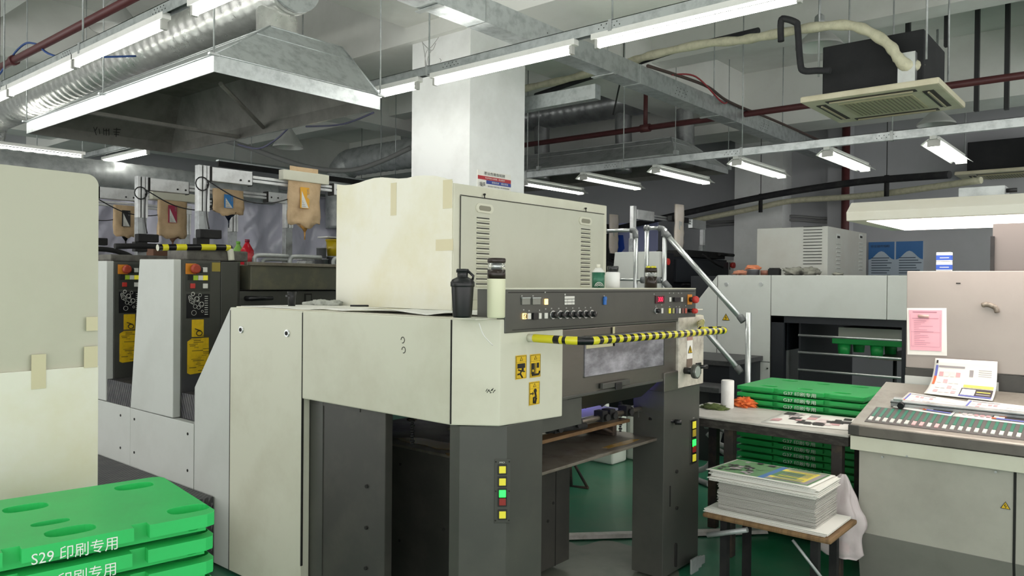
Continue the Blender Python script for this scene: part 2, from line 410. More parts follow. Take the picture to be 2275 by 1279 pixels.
# short side channel piece near the column
m = M(); a = O(1165, 190, 'X', 5.3)
m.box((5.25, 3.55, 3.12), (5.33, 5.4, 3.24)); rod(m, (5.29, 4.5, 3.24), CZ)
m.out('channel_offcut', galv, **kw('short perforated galvanised channel emerging right of the white column', 'rail'))

# ------------------------------------------------------------------ range hoods
def hood(t, X0, X1, Y0, Y1, z0, zr, zt, tx0, tx1, ty0, ty1, mt, inner):
    R = [(X0, Y0), (X1, Y0), (X1, Y1), (X0, Y1)]; T = [(tx0, ty0), (tx1, ty0), (tx1, ty1), (tx0, ty1)]
    m = M()
    for k in range(4):
        a, b = R[k], R[(k+1) % 4]; c, d = T[k], T[(k+1) % 4]
        m.m(0).quad([(a[0], a[1], z0), (b[0], b[1], z0), (b[0], b[1], zr), (a[0], a[1], zr)])
        m.quad([(a[0], a[1], zr), (b[0], b[1], zr), (d[0], d[1], zt), (c[0], c[1], zt)])
        def ins(p, q=(X0+X1)/2, r=(Y0+Y1)/2, e=.012): return (p[0]+(e if p[0] < q else -e), p[1]+(e if p[1] < r else -e))
        a, b, c, d = map(ins, (a, b, c, d))
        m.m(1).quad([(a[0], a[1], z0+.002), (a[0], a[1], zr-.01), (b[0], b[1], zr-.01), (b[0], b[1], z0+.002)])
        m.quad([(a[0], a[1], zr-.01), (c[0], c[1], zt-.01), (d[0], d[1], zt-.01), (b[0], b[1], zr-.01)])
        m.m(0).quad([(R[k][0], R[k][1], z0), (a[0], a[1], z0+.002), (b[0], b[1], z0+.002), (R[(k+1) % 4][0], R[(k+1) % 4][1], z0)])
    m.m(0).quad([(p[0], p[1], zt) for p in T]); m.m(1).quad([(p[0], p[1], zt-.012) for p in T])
    m.out('canopy', [mt, inner], t)
    m = M()
    for k in range(4):
        a, b = V((*R[k], zr)), V((*R[(k+1) % 4], zr)); c = V((*T[k], zt)); d = V((*T[(k+1) % 4], zt))
        m.tube([a, b], .006, 6); m.tube([a, c], .007, 6); m.tube([c, d], .006, 6); m.tube([a.lerp(c, .72), b.lerp(d, .72)], .004, 6)
    m.out('folded_seam', mt, t)
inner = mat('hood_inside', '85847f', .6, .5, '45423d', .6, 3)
z0 = 2.78
nl = O(470, 160, 'Z', z0); fl = O(60, 297, 'Z', z0); fr = O(387, 342, 'Z', z0); nr = O(852, 240, 'Z', z0)
X0 = (nl.x+fl.x)/2; X1 = (fr.x+nr.x)/2; Y0 = nl.y-.02; Y1 = (fl.y+fr.y)/2
t = thing('exhaust_hood', 'large galvanised exhaust hood hanging at upper left in front of the silver duct', 'exhaust hood', ((X0+X1)/2, (Y0+Y1)/2, z0))
tp = O(600, 58, 'Y', Y0+.32); tq = O(760, 105, 'Y', Y0+.32)
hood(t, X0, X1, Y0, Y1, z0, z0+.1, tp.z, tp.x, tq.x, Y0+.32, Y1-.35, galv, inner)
m = M()
for y in ((Y0+Y1)/2+.3,):
    m.box((X0+.015, y-.02, z0+.005), (X1-.015, y+.02, z0+.03))
m.tube([O(490, 186, 'X', X0+.45), O(585, 283, 'X', X1-.03)], .016, 6)
m.out('cross_brace', inner, t)
m = M()
for x, y in ((X0, Y0), (X0, (Y0+Y1)/2+.0), (X0, Y1), (X1, Y0), (X1, Y1), (X1, (Y0+Y1)/2)):
    rod(m, (x, y, z0+.1), CZ, .005); m.box((x-.03, y-.012, z0+.092), (x+.03, y+.012, z0+.105))
m.out('hanger_rod', galvd, t)
# handwriting scrawled inside (mirrored marks on the far inner slope)
m = M()
g = [((208, 282), (214, 300)), ((216, 282), (212, 290)), ((220, 286), (222, 298)), ((230, 285), (231, 300)), ((236, 286), (236, 301)), ((242, 286), (242, 301)), ((230, 290), (242, 290)), ((252, 287), (268, 288)), ((252, 293), (266, 294)), ((259, 284), (258, 304)), ((254, 298), (264, 299))]
for p, q in g: m.tube([O(*p, 'Y', Y1-.08), O(*q, 'Y', Y1-.08)], .003, 4)
m.out('marker_scrawl', ink, t)

def duct(name, pts, r, label, mt=foil, rods=(), ridge=.12, extra=None):
    pts = [V(p) for p in pts]
    t = thing(name, label, 'duct', pts[0])
    dense = []; rr = []
    for i in range(len(pts)-1):
        L = (pts[i+1]-pts[i]).length; n = max(2, int(L/(ridge/4)))
        for k in range(n):
            dense.append(pts[i].lerp(pts[i+1], k/n)); rr.append(r*(1.018 if len(dense) % 4 == 0 else 1-.012*(len(dense) % 4 == 2)+.006*noise.noise(dense[-1]*5)))
    dense.append(pts[-1]); rr.append(r)
    m = M(); m.tube(dense, rr, 28); m.out('duct_body', mt, t)
    if rods:
        m = M()
        for p in rods: rod(m, p, CZ, .005)
        m.out('hanger_rod', galvd, t)
    if extra: extra(t)
    return t
xc = tp.x+.42*(tq.x-tp.x)
dz = tp.z+.36
def ex(t):
    m = M(); yy = O(645, 30, 'X', xc).y
    yy = Y0+.62
    pts = bez([(xc, yy+.35, dz), (xc, yy+.05, dz-.03), (xc, yy, dz-.17), (xc, yy, tp.z-.02)], 5)
    m.tube(pts, .14, 24); m.out('elbow_branch', foil, t)
    m = M(); m.tube([(xc+.02, Y0+.42, dz+.03), (xc+.02, Y0+.45, dz+.03)], .2, 28); m.out('end_cap', galv, t)
duct('silver_duct', [(xc, Y0+.45, dz), (xc-.1, 10.3, dz-.12)], .19, 'fat silver foil duct running above the big hood at upper left', rods=[(xc-.2, 5.5, dz), (xc-.2, 7.5, dz)], extra=ex)
duct('silver_duct', bez([(xc-.1, 10.32, dz-.12), (xc-.12, 10.5, dz-.18), (xc-.14, 10.6, dz-.4), (xc-.14, 10.6, 3.05)], 6), .19, 'silver elbow duct dropping at the left picture edge')
# spiral duct along X behind the hood
a = O(100, 362, 'Y', 9.6); b = O(600, 385, 'Y', 9.6)
duct('spiral_duct', [(a.x-1.2, 9.6, 2.83), (6.1, 9.6, 2.83)], .17, 'dull spiral duct running level behind the ink bags at left', galvd)
def leg(t): pass
duct('elbow_duct', bez([(7.4, 7.0, 3.42), (7.4, 9.2, 3.42), (7.35, 9.55, 3.36), (7.3, 9.65, 3.1), (7.3, 9.65, 2.4)], 6), .21, 'dark elbow duct bending down left of the white column', galvd)
dk = mat('duct_dark', 'a0a2a3', .3, .6, '55585a', .7, 5, bump=.3, bscale=14)
def drops(t):
    for y in (O(1204, 300, 'X', 8.6).y, O(1385, 270, 'X', 8.6).y, O(1522, 270, 'X', 8.6).y):
        m = M(); m.tube(bez([(8.6, y, 3.85), (8.6, y, 3.6), (8.62, y, 3.3), (8.62, y, 3.05)], 4), .11, 18); m.out('drop_branch', dk, t)
duct('round_duct', [(8.6, 9.5, 3.98), (8.6, 5.35, 3.98), (8.6, O(1440, 240, 'X', 8.6).y, 3.98)], .2, 'dark round duct with drop branches right of the white column', dk, extra=drops)
z0 = 2.95; a = O(1500, 355, 'Z', z0); c = O(1600, 352, 'Z', z0); ap = O(1540, 302, 'X', 8.3)
t = thing('exhaust_hood', 'long dull exhaust hood hanging over the far press right of the column', 'exhaust hood', (8, 5, z0))
hx0 = a.x; hx1 = a.x+1.35; hy0 = a.y; hy1 = 7.6
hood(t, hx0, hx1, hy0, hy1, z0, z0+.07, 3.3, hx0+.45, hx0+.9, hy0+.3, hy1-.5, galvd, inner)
m = M()
for x, y in ((hx0, hy0), (hx1, hy0), (hx0, hy0+1.9), (hx0, hy1)): rod(m, (x, y, z0+.07), CZ, .005); m.box((x-.03, y-.03, z0+.05), (x+.03, y+.01, z0+.1))
m.out('hanger_rod', galvd, t)
# ------------------------------------------------------------------ pipes
m = M(); m.tube([(7.6, -2, 3.36), (7.6, 6.95, 3.36)], .032, 10)
for y in (4.45, 1.9, 6.8): m.tube([(7.6, y, 3.36), (7.6, y, 3.8)], .025, 8); m.tube([(7.6, y-.06, 3.36), (7.6, y+.06, 3.36)], .045, 10)
m.out('sprinkler_pipe', redm, **kw('long dark red pipe under the ceiling beyond the cable trunking', 'pipe'))
m = M(); p0, p1 = O(0, 150, 'X', 2.05), O(300, 0, 'X', 2.05); d = (p1-p0)
m.tube([(2.05, p0.y+2.6, p0.z+.0), (2.05, p1.y-1.5, p0.z)], .028, 10)
for q in (.05,): m.tube([(2.05, p0.y+.1, p0.z), (2.05, p0.y+.1, CZ)], .03, 8)
m.tube([(2.05, p0.y-.35, p0.z), (2.05, p0.y-.3, p0.z)], .04, 10)
PLZ = p0.z
m.out('sprinkler_pipe', redm, **kw('red pipe crossing the upper left corner with a blue cable over it', 'pipe'))
m = M(); a = O(1880, 300, 'X', WX-.4); m.tube([(WX-.4, a.y, 0), (WX-.4, a.y, CZ)], .055, 12)
m.out('riser_pipe', redm, **kw('dark red upright pipe on the far wall behind the air conditioner', 'pipe'))
m = M(); m.tube(bez([(2.05, p0.y+1.2, PLZ-.16), (2.05, p0.y+.3, PLZ-.12), (2.04, p0.y-.45, PLZ+.06), (2.06, p0.y-.75, PLZ+.05), (2.1, p0.y-1.1, PLZ-.1), (2.6, p0.y-1.2, PLZ-.0)]), .008, 6)
m.out('blue_cable', mat('blue_cable', '2a4a86', .5), **kw('blue cable looped over the red pipe at upper left', 'cable'))
# pendant shades
def pendant(p, r, h, label, lamp=True):
    p = V(p); t = thing('pendant_shade', label, 'lamp', p, None)
    m = M(); m.lathe([(0, r), (.012, r*1.0), (.02, r*.98), (h*.5, r*.66), (h, r*.22), (h+.02, r*.2)], p, 28); m.b.faces.ensure_lookup_table()
    bmesh.ops.delete(m.b, geom=[q for q in m.b.faces if len(q.verts) > 4 and abs(q.calc_center_median().z-p.z) < .002], context='FACES_ONLY')
    m.out('shade', [mat('enamel_shade', 'b7b9b6', .35, .2)], t)
    m = M(); m.sm = True; n = 28
    pr = [(0.001, r*.985), (h*.5, r*.64), (h*.95, r*.2)]
    rings = [[m.b.verts.new(p+V((q*math.cos(2*PI*k/n), q*math.sin(2*PI*k/n), z))) for k in range(n)] for z, q in pr]
    for i in range(2):
        for k in range(n): m.f((rings[i][k], rings[i][(k+1) % n], rings[i+1][(k+1) % n], rings[i+1][k]))
    m.f(rings[-1]); m.out('reflector', mat('reflector', 'd8d8d6', .4, .6), t)
    m = M(); m.lathe([(h, r*.24), (h+.1, r*.2), (h+.12, .02)], p, 14); m.tube([p+V((0, 0, h+.1)), (p.x, p.y, CZ)], .012, 8); m.out('cap_and_stem', galvd, t)
q = O(1820, 105, 'X', 6.9); pendant((q.x, q.y, q.z), .2, .17, 'pendant shade with shiny inside, left above the black air conditioner')
q = O(2080, 278, 'X', 9.2); pendant((q.x, q.y, q.z), .19, .16, 'pendant shade low behind the hanging air conditioner')
q = O(640, 328, 'X', 5.0); pendant((q.x, q.y, q.z), .17, .22, 'pendant shade below the big hood, left of the column')
q = O(258, 68, 'X', 2.75); pendant((q.x, q.y, q.z), .2, .24, 'pale pendant shade at upper left behind the red pipe')

# ------------------------------------------------------------------ ceiling cassettes
def cassette(x0, x1, y0, y1, z, label):
    t = thing('ceiling_air_conditioner', label, 'air conditioner', ((x0+x1)/2, (y0+y1)/2, z))
    m = M(); m.prism([(x0, y0, z), (x1, y0, z), (x1, y1, z), (x0, y1, z)], (0, 0, .045), .012); fr_ = m.out('fascia', mat('aged_ivory', 'd3cdb4', .5, 0, 'aea586', .6, 5), t)
    m = M(); e = .12; m.box((x0+e, y0+e, z+.045), (x1-e, y1-e, z+.42), .01); m.out('insulated_body', mat('black_foam', '1b1c1f', .8, 0, '2d2e30', .6, 4), t)
    m = M(); cx, cy = (x0+x1)/2, (y0+y1)/2; g = .25
    m.box((cx-g, cy-g, z-.006), (cx+g, cy+g, z+.01))
    for k in range(16): m.m(1).box((cx-g+.02, cy-g+.02+k*.029, z-.009), (cx+g-.02, cy-g+.028+k*.029, z-.006))
    m.out('intake_grille', [mat('ivory_grille', 'b9b392', .5), mat('grille_gap', '77725c', .6)], t)
    for (dx, dy, a, b) in ((.36, 0, .035, .3), (-.36, 0, .035, .3), (0, .36, .3, .035), (0, -.36, .3, .035)):
        m = M(); m.box((cx+dx-a, cy+dy-b, z-.004), (cx+dx+a, cy+dy+b, z+.006)); m.m(1)
        if a < b: m.box((cx+dx-.006, cy+dy-b+.02, z-.014), (cx+dx+.006, cy+dy+b-.02, z-.004))
        else: m.box((cx+dx-a+.02, cy+dy-.006, z-.014), (cx+dx+a-.02, cy+dy+.006, z-.004))
        m.out('louvre', [mat('vent_slot', '2c2a24', .6), mat('vane', 'a39d80', .5)], t)
    m = M()
    for sx in (x0+.1, x1-.1):
        for sy in (y0+.1, y1-.1): rod(m, (sx, sy, z+.2), CZ, .007)
    m.out('hanger_rod', galvd, t)
    m = M(); m.box((x0+.06, y0+.16, z+.045), (x0+.12, y0+.27, z+.26)); m.out('mounting_bracket', alu, t)
    return t
ACZ = 2.95
cassette(5.72, 6.64, 1.12, 2.04, ACZ, 'ceiling air conditioner with black insulated body and ivory grille, hanging at upper right')
q = O(2140, 388, 'Z', 3.0)
cassette(q.x, q.x+.95, q.y-.95, q.y+.1, 3.0, 'second air conditioner seen low at the right edge above the lamp hood')
# wrapped drain hose
m = M(); Xh = 5.75
P = [(1100, 215, 6.4), (1165, 197, 6.3), (1250, 178, 6.25), (1330, 157, 6.15), (1400, 137, 6.1), (1450, 122, 6.0), (1560, 98, 5.95), (1640, 90, 5.9), (1700, 80, 5.8), (1800, 62, 5.75), (1880, 56, 5.75), (1930, 70, 5.75), (1975, 100, 5.75), (1995, 128, 5.76), (2015, 146, 5.8), (2045, 146, 5.9)]
pts = bez([O(x, y, 'X', X) for x, y, X in P], 6)
m.tube(pts, [.036*(1+.12*math.sin(i*1.3)) if i < len(pts)-12 else .036+.012*math.sin((i-len(pts)+12)/12*PI) for i in range(len(pts))], 12)
m.out('wrapped_hose', hose, **kw('cream tape-wrapped hose arching to the black air conditioner', 'hose'))
m = M(); P = [(1190, 212, 6.5), (1300, 175, 6.4), (1400, 145, 6.3), (1500, 112, 6.2), (1600, 88, 6.1), (1685, 68, 6.0)]
m.tube(bez([O(x, y, 'X', X) for x, y, X in P], 5), .026, 10); m.out('insulated_pipe', darkhose, **kw('black insulated pipe running just behind the cream wrapped hose', 'pipe'))
m = M(); P = [(1735, 92), (1735, 47), (1745, 42), (1768, 50), (1772, 62), (1778, 140), (1786, 157), (1815, 157), (1845, 157)]
m.tube(bez([O(x, y, 'X', 5.62) for x, y in P[:1]]+[O(x, y, 'X', 5.62) for x, y in P[1:]], 4), .024, 10)
m.out('insulated_pipe', darkhose, **kw('black insulated pipe bent in an S left of the air conditioner', 'pipe'))
# pipe with hose on far wall
m = M(); P = [(1350, 512, 10.6), (1500, 478, 10.6), (1700, 436, 10.5), (1900, 405, 10.3), (2110, 388, 9.8)]
m.tube(bez([O(x, y, 'X', X) for x, y, X in P], 6), .045, 10); m.out('insulated_pipe', darkhose, **kw('long black pipe sloping along the far wall to the second air conditioner', 'pipe'))
m = M(); P = [(1540, 490, 10.7), (1680, 462, 10.7), (1760, 446, 10.7), (1880, 438, 10.6), (1980, 428, 10.4), (2180, 400, 10)]
m.tube(bez([O(x, y, 'X', X) for x, y, X in P], 6), .04, 10); m.out('wrapped_hose', hose, **kw('faded wrapped hose sagging below the black pipe on the far wall', 'hose'))
for q, l in ((O(1690, 440, 'X', 10.55), 'black pipe clamp on a thin rod, left one on the far wall pipes'), (O(1970, 400, 'X', 10.2), 'black pipe clamp on a thin rod above the console lamp hood')):
    m = M(); rod(m, q, CZ, .005); m.tube([q+V((0, 0, .06)), q+V((0, 0, -.2))], .03, 8)
    m.out('pipe_hanger', blackm, **kw(l, 'bracket'))
for dy, l in ((0, 'upper of the two grey cables along the far wall'), (8, 'lower of the two grey cables along the far wall')):
    m = M(); P = [(1560, 495+dy), (1700, 487+dy*.6), (1755, 480+dy), (1830, 485+dy), (1878, 482+dy)]
    m.tube(bez([O(x, y, 'X', WX-.05) for x, y in P], 6), .02, 8); m.out('wall_cable', greyhose, **kw(l, 'cable'))
# hanging grey cable left
m = M(); P = [(500, 312, 4.6), (560, 330, 4.9), (620, 352, 5.2), (700, 374, 5.6), (780, 378, 6.0), (850, 357, 6.3), (912, 328, 6.5)]
m.tube(bez([O(x, y, 'X', X) for x, y, X in P], 6), .03, 10); m.out('sagging_hose', greyhose, **kw('thick grey hose sagging between the big hood and the column', 'hose'))
m = M(); P = [(512, 315, 4.7), (570, 330, 4.8), (610, 312, 4.8), (640, 285, 4.8)]
m.tube(bez([O(x, y, 'X', X) for x, y, X in P], 6), .01, 6)
m.out('thin_cable', mat('violet_cable', '6a6a88', .5), **kw('thin violet grey cable looping below the far corner of the big hood', 'cable')); m = M()
P = [(680, 281, 4.6), (760, 276, 4.6), (830, 250, 4.6)]
m.tube(bez([O(x, y, 'X', X) for x, y, X in P], 6), .009, 6); m.out('thin_cable', mat('violet_cable', '6a6a88', .5), **kw('thin cable sagging between the pendant shade and the right hood corner', 'cable'))
m = M(); m.box((4.4, 8.0, 2.86), (7.4, 8.03, 2.92)); m.m(1).box((4.4, 8.0, 2.92), (7.4, 8.06, 2.935))
for x in (4.6, 7): rod(m, (x, 8.02, 2.93), CZ, .005)
m.out('lighting_rail', [blackm, galv], **kw('thin dark rail running level above the ink bags', 'rail'))
# loose vertical rods
m = M(); a = O(1385, 150, 'X', 5.9); b = O(1362, 255, 'X', 5.9); m.tube([a, b], .008, 6); m.box(a+V((-.02, -.03, -.05)), a+V((.02, .03, .05)))
m.tube([a, (a.x, a.y, CZ)], .004, 5)
m.out('hose_clamp', blackm, **kw('clamp with a loose white rod holding the wrapped hose', 'bracket'))
for x, y, X, l in ((46, 0, 2.9, 'black square drop bar near the upper left corner'), (1605, 130, 9.0, 'dark drop bar above the cable trunking'), (2018, 50, 8.2, 'dark drop bar behind the air conditioner, left one'), (2104, 45, 8.2, 'dark drop bar behind the air conditioner, right one'), (2170, 190, 8.6, 'dark drop bar right of the air conditioner'), (2237, 185, 8.6, 'dark drop bar at the right picture edge')):
    q = O(x, y, 'X', X); m = M(); z0_ = q.z-.25 if y > 20 else O(46, 110, 'X', X).z
    m.box((q.x-.03, q.y-.02, z0_), (q.x+.03, q.y+.02, CZ)); m.out('drop_bar', mat('dark_steel_bar', '3a3a3c', .5, .4), **kw(l, 'bracket'))
# ================================================================== near press: delivery end
X0, Y0 = 2.351, 2.15
D = thing('press_delivery', 'cream delivery end of the near printing press with striped guard rail and dark control panel', 'printing press', (3.3, 3.2, 0))
m = M(); m.box((X0, 3.416, .02), (X0+.05, 4.131, 1.438), .004)
m.out('side_panel', cream, D, label='tall cream side panel with two round locks')
m = M(); m.prism([(X0+.001, 4.133, 0.02), (X0+.001, 4.133, 1.438), (X0+.001, 4.549, .93), (X0+.001, 4.549, .02)], (.05, 0, 0), .004)
m.out('sloped_panel', lgrey, D)
m = M()
m.prism([(X0, 3.414, .98), (X0, 2.322, .98), (2.476, Y0, .98), (2.93, Y0, .965), (2.93, Y0+.25, .965), (2.93, 3.414, .98)], (0, 0, .46), .006)
m.out('side_cover', cream, D, label='projecting cream side cover with a bevelled corner')
m = M()
for y in (2.322,): m.box((X0-.002, y-.003, .985), (X0+.004, y+.003, 1.435))
m.box((X0-.001, 3.412, .1), (X0+.01, 3.418, 1.43)); m.box((X0-.001, 4.129, .02), (X0+.01, 4.134, 1.42))
m.out('panel_gap', seam, D)
for px, py in ((537, 732), (639, 740)):
    q = O(px, py, 'X', X0); m = M(); m.tube([(X0-.008, q.y, q.z), (X0+.01, q.y, q.z)], .02, 16); m.m(1).tube([(X0-.011, q.y, q.z), (X0, q.y, q.z)], .011, 12)
    m.out('lock', [alu, seam], D)
m = M(); m.box((X0+.05, 3.0, .95), (4.4, 4.1, 1.43)); m.out('inner_housing', dgrey2, D)
m = M(); m.prism([(X0+.02, 2.2, 1.438), (2.9, 2.17, 1.438), (4.43, 2.17, 1.438), (4.43, 4.1, 1.438), (X0+.02, 4.1, 1.438)], (0, 0, .006)); m.out('top_plate', cream2, D)
# scratches on the corner
m = M()
q = bez([O(1072, 716, 'Y', 2.2), O(1082, 742, 'Y', 2.19), O(1102, 764, 'Y', 2.17)], 5)
m.m(1).tube([p+V((-.06, -.035, 0)) for p in q], .0022, 5)
m.m(0)
for a in ((895, 755), (897, 777)):
    q = O(*a, 'X', X0); pts = [(X0-.001, q.y+.012*math.cos(k/10*2*PI), q.z+.014*math.sin(k/10*2*PI)) for k in range(9)]; m.tube(pts, .0018, 4)
for k in range(9):
    q = O(1086+k*2.2, 868+3*math.sin(k*2.), 'Y', 2.15); m.tube([q+V((-.02, -.002, 0)), q+V((-.012, -.002, .006*math.cos(k)+.004))], .002, 4)
m.out('scratches', [ink, white], D)
# dark corner posts
for nm, pts in (('near', [(2.385, 2.36), (2.385, 2.30), (2.53, 2.155), (2.785, 2.155), (2.785, 2.36)]), ('far', [(3.925, 2.155), (4.10, 2.155), (4.37, 2.155), (4.37, 2.36), (3.925, 2.36)])):
    m = M(); zt = .975 if nm == 'near' else .98
    m.prism([(x, y, .02) for x, y in pts], (0, 0, zt-.02), .003); m.out('corner_post', dgrey, D)
# push button strip on near post (on chamfer) and far post
ch = V((2.53-2.385, 2.155-2.30, 0)).normalized(); nrm = V((ch.y, -ch.x, 0))
if nrm.dot(V((-1, -1, 0))) < 0: nrm = -nrm
def strip(px0, px1, p, rt, n, ys, h, lab):
    rt = V(rt); n = V(n)
    def at(px, py): return OP(px, py, p, n)
    c0 = at(px0, ys[0]); c1 = at(px1, ys[-1]); w_ = abs((c1-c0).dot(rt)); zt, zb = c0.z, c1.z
    mid = (c0+c1)/2; rot = Matrix((rt, V((0, 0, 1)).cross(rt), V((0, 0, 1)))).transposed()
    m = M(); m.obox((mid.x, mid.y, (zt+zb)/2), (w_, .006, zt-zb), rot, .002)
    bp = m.out('button_plate', mat('button_plate', '454641', .4, .2), D, label=lab)
    m = M()
    for sx in (-.42, .42):
        for z in (zt-.012, (zt+zb)/2, zb+.012): q = V((mid.x, mid.y, z))+rt*sx*w_+n*.004; m.tube([q, q+n*.003], .003, 8)
    m.out('screw', seam, bp)
    for y, mt in h:
        q = at((px0+px1)/2, y)+n*.004; s_ = w_*.42
        m = M(); m.obox(q, (s_*1.35, .008, s_*1.5), rot, .001); m.out('bezel', black, bp)
        m = M(); m.obox(q+n*.005, (s_, .006, s_*1.05), rot, .0015); m.out('push_button', mt, bp)
    m = M(); q = at((px0+px1)/2, h[0][0]-14)+n*.004; m.text('MO', q-rt*.012, rt, (0, 0, 1), .007, .022); m.out('engraving', kwhite, bp)
strip(1099, 1133, (2.53, 2.155, 0), ch, nrm, (1019, 1161), [(1042, kyel), (1069, kyel), (1095, kgreen), (1113, mat('dim_red_button', '8e2620', .4)), (1142, kyel)], 'button strip on the near post')
strip(1532, 1547, (4, 2.155, 0), (1, 0, 0), (0, -1, 0), (932, 1027), [(943, kyel), (961, mat('amber_dim', 'b09a34', .4)), (983, kgreen), (996, mat('dim_red_button', '8e2620', .4)), (1016, kyel)], 'button strip on the far post')
m = M()
for px, py in ((1504, 1047), (1504, 1128), (1502, 1210)):
    q = O(px, py, 'Y', 2.15); m.tube([q+V((0, .01, 0)), q+V((0, -.004, 0))], .011, 12)
for px, py in ((814, 1080), (813, 1172), (812, 1262)):
    q = O(px, py, 'X', 2.40); m.tube([q+V((.01, 0, 0)), q+V((-.004, 0, 0))], .009, 12)
m.box((3.98+.02, 2.15, .3), (3.98+.026, 2.156, .42))
m.out('bolt_hole', seam, D)
# lower skirt panels
m = M(); m.box((2.405, 2.81, .03), (2.45, 3.42, .98), .004); m.out('lower_skirt', dgrey2, D)
m = M(); m.prism([(2.40, 3.30, .03), (2.405, 3.46, .03), (2.43, 3.46, .03), (2.43, 3.30, .03)], (0, 0, .95)); m.out('lower_skirt', dgrey, D)
m = M(); m.box((2.80, 2.69, .05), (3.75, 3.6, .69), .004); m.out('pile_cabinet', dgrey2, D)
m = M()
for px, py in ((890, 1031), (888, 1200)): q = O(px, py, 'X', 2.8); m.tube([q, q+V((-.004, 0, 0))], .008, 10)
for px, py in ((1029, 1160), (985, 1176), (1217, 1157), (1229, 1117)): q = O(px, py, 'Y', 2.69); m.tube([q, q+V((0, -.004, 0))], .009, 10)
for px in (1008, 1234): q = O(px, 1100, 'Y', 2.69); m.box((q.x, 2.687, .05), (q.x+.004, 2.69, .68))
m.out('bolt_hole', seam, D)
m = M(); m.box((2.80, 2.2, .69), (3.96, 3.75, .705), .002); PT = m.out('pile_board', dirtysteel, D)
# splashes of varnish on the board
m = M(); 
for (px, py, sx, sy) in ((960, 985, .07, .28), (1380, 985, .16, .03), (1030, 1012, .05, .12)):
    q = O(px, py, 'Z', .706); m.prism([(q.x+sx*math.cos(k/12*2*PI)*(1+.25*math.sin(k*3)), q.y+sy*math.sin(k/12*2*PI)*(1+.2*math.cos(k*5)), .7055) for k in range(12)], (0, 0, .0008))
m.out('varnish_stain', mat('varnish', '8a6c2c', .25), PT)
# header beam with control panel
ptl = O(1124, 640, 'Y', Y0); PX0, PX1 = 2.50, 4.285
CP = M().box((PX0, Y0-.005, 1.378), (PX1, Y0+.16, 1.568), .004).out('control_panel', dgrey, D, label='dark control panel with knobs and a red 300 display')
m = M(); m.box((PX0-.002, Y0-.005, 1.568), (PX1, Y0+.17, 1.574)); m.m(1).box((PX0+.02, Y0-.0065, 1.553), (PX1-.02, Y0-.005, 1.556)).box((PX0+.05, Y0-.0065, 1.39), (PX1-.02, Y0-.005, 1.392)); m.out('trim_line', [cream, seam], CP)
def onp(px, py): return O(px, py, 'Y', Y0-.006)
def pbtn(name, px, py, w_, h_, mt, d=.006, extra=None):
    q = onp(px, py); m = M(); m.box((q.x-w_/2, q.y-d, q.z-h_/2), (q.x+w_/2, q.y, q.z+h_/2), .0015)
    if extra: extra(m, q)
    return m.out(name, mt, CP)
for px in (1167, 1190.5): pbtn('counter_window', px, 669.5, .055, .028, kgrey); pbtn('window_hood', px, 661.5, .06, .006, galvd, .008)
pbtn('push_button', 1212.5, 670, .022, .026, amberlit)
pbtn('push_button', 1164, 702, .024, .026, amberlit, extra=lambda m, q: None)
q = onp(1164, 702); m = M(); m.tube([(q.x+.009*math.cos(k/12*2*PI), q.y-.007, q.z+.010*math.sin(k/12*2*PI)) for k in range(13)], .0014, 5); m.tube([(q.x-.006, q.y-.007, q.z+.006), (q.x+.006, q.y-.007, q.z-.006)], .0012, 5); m.out('stop_symbol', ink, CP)
pbtn('push_button', 1174.5, 702, .022, .026, kwhite); pbtn('push_button', 1198.5, 701.5, .018, .026, kwhite); pbtn('push_button', 1212, 701, .022, .026, kwhite)
pbtn('rocker_switch', 1187, 702, .034, .030, black, .012)
q = onp(1265, 667); m = M()
m.box((q.x-.04, q.y-.002, q.z+.008), (q.x+.04, q.y, q.z+.02))
for z in (-.006, -.02):
    for a, b in ((-.04, -.021), (-.018, .018), (.021, .04)): m.box((q.x+a, q.y-.002, q.z+z), (q.x+b, q.y, q.z+z+.011))
m.box((q.x-.04, q.y-.002, q.z+.024), (q.x-.034, q.y, q.z+.032)); m.out('label_plate', kwhite, CP)
for i, px in enumerate((1227, 1243.5, 1258.5, 1272.5, 1286.5, 1300, 1313.5)):
    q = onp(px, 699-.3*i); m = M(); m.tube([q, q+V((0, -.006, 0))], .02, 20); m.m(1).tube([q+V((0, -.004, 0)), q+V((0, -.026, 0)), q+V((0, -.03, 0))], [.0155, .0135, .011], 16); m.m(0).box(q+V((-.001, -.031, .002)), q+V((.001, -.0295, .012)))
    m.out('dial_knob', [kwhite if 0 else alu, black], CP)
q = onp(1342, 668); m = M(); m.tube([q+V((0, 0, .012)), q+V((0, -.012, .012))], .010, 14); m.box(q+V((-.010, -.010, -.02)), q+V((.010, 0, .012)), .002); m.out('blue_switch', blue, CP)
pbtn('display_window', 1465, 665, .10, .044, darkred)
q = onp(1459.5, 669); m = M(); m.text('300', (q.x, q.y-.0065, q.z-.002), (1, 0, 0), (0, 0, 1), .026, .056, depth=.001); m.out('display_digits', ledred, CP)
for px, mt in ((1488, kwhite), (1514, kwhite)): pbtn('push_button', px, 665, .018, .026, mt)
pbtn('thumbwheel_switch', 1501, 665, .066, .026, black, .014)
q = onp(1457, 690); m = M(); m.tube([q, q+V((0, -.006, 0))], .017, 18); m.m(1).tube([q+V((0, -.004, 0)), q+V((0, -.028, 0))], [.013, .011], 14); m.out('dial_knob', [alu, black], CP)
for px, mt in ((1470, kwhite), (1487, kyel), (1495, mat('olive_button', 'a3a06a', .4)), (1502.5, mat('mauve_button', '6d6678', .4)), (1509, kwhite), (1516, mat('dusky_button', '7d5450', .4)), (1523, mat('rose_button', 'c46458', .4))):
    pbtn('push_button', px, 690, .018, .03, mt)
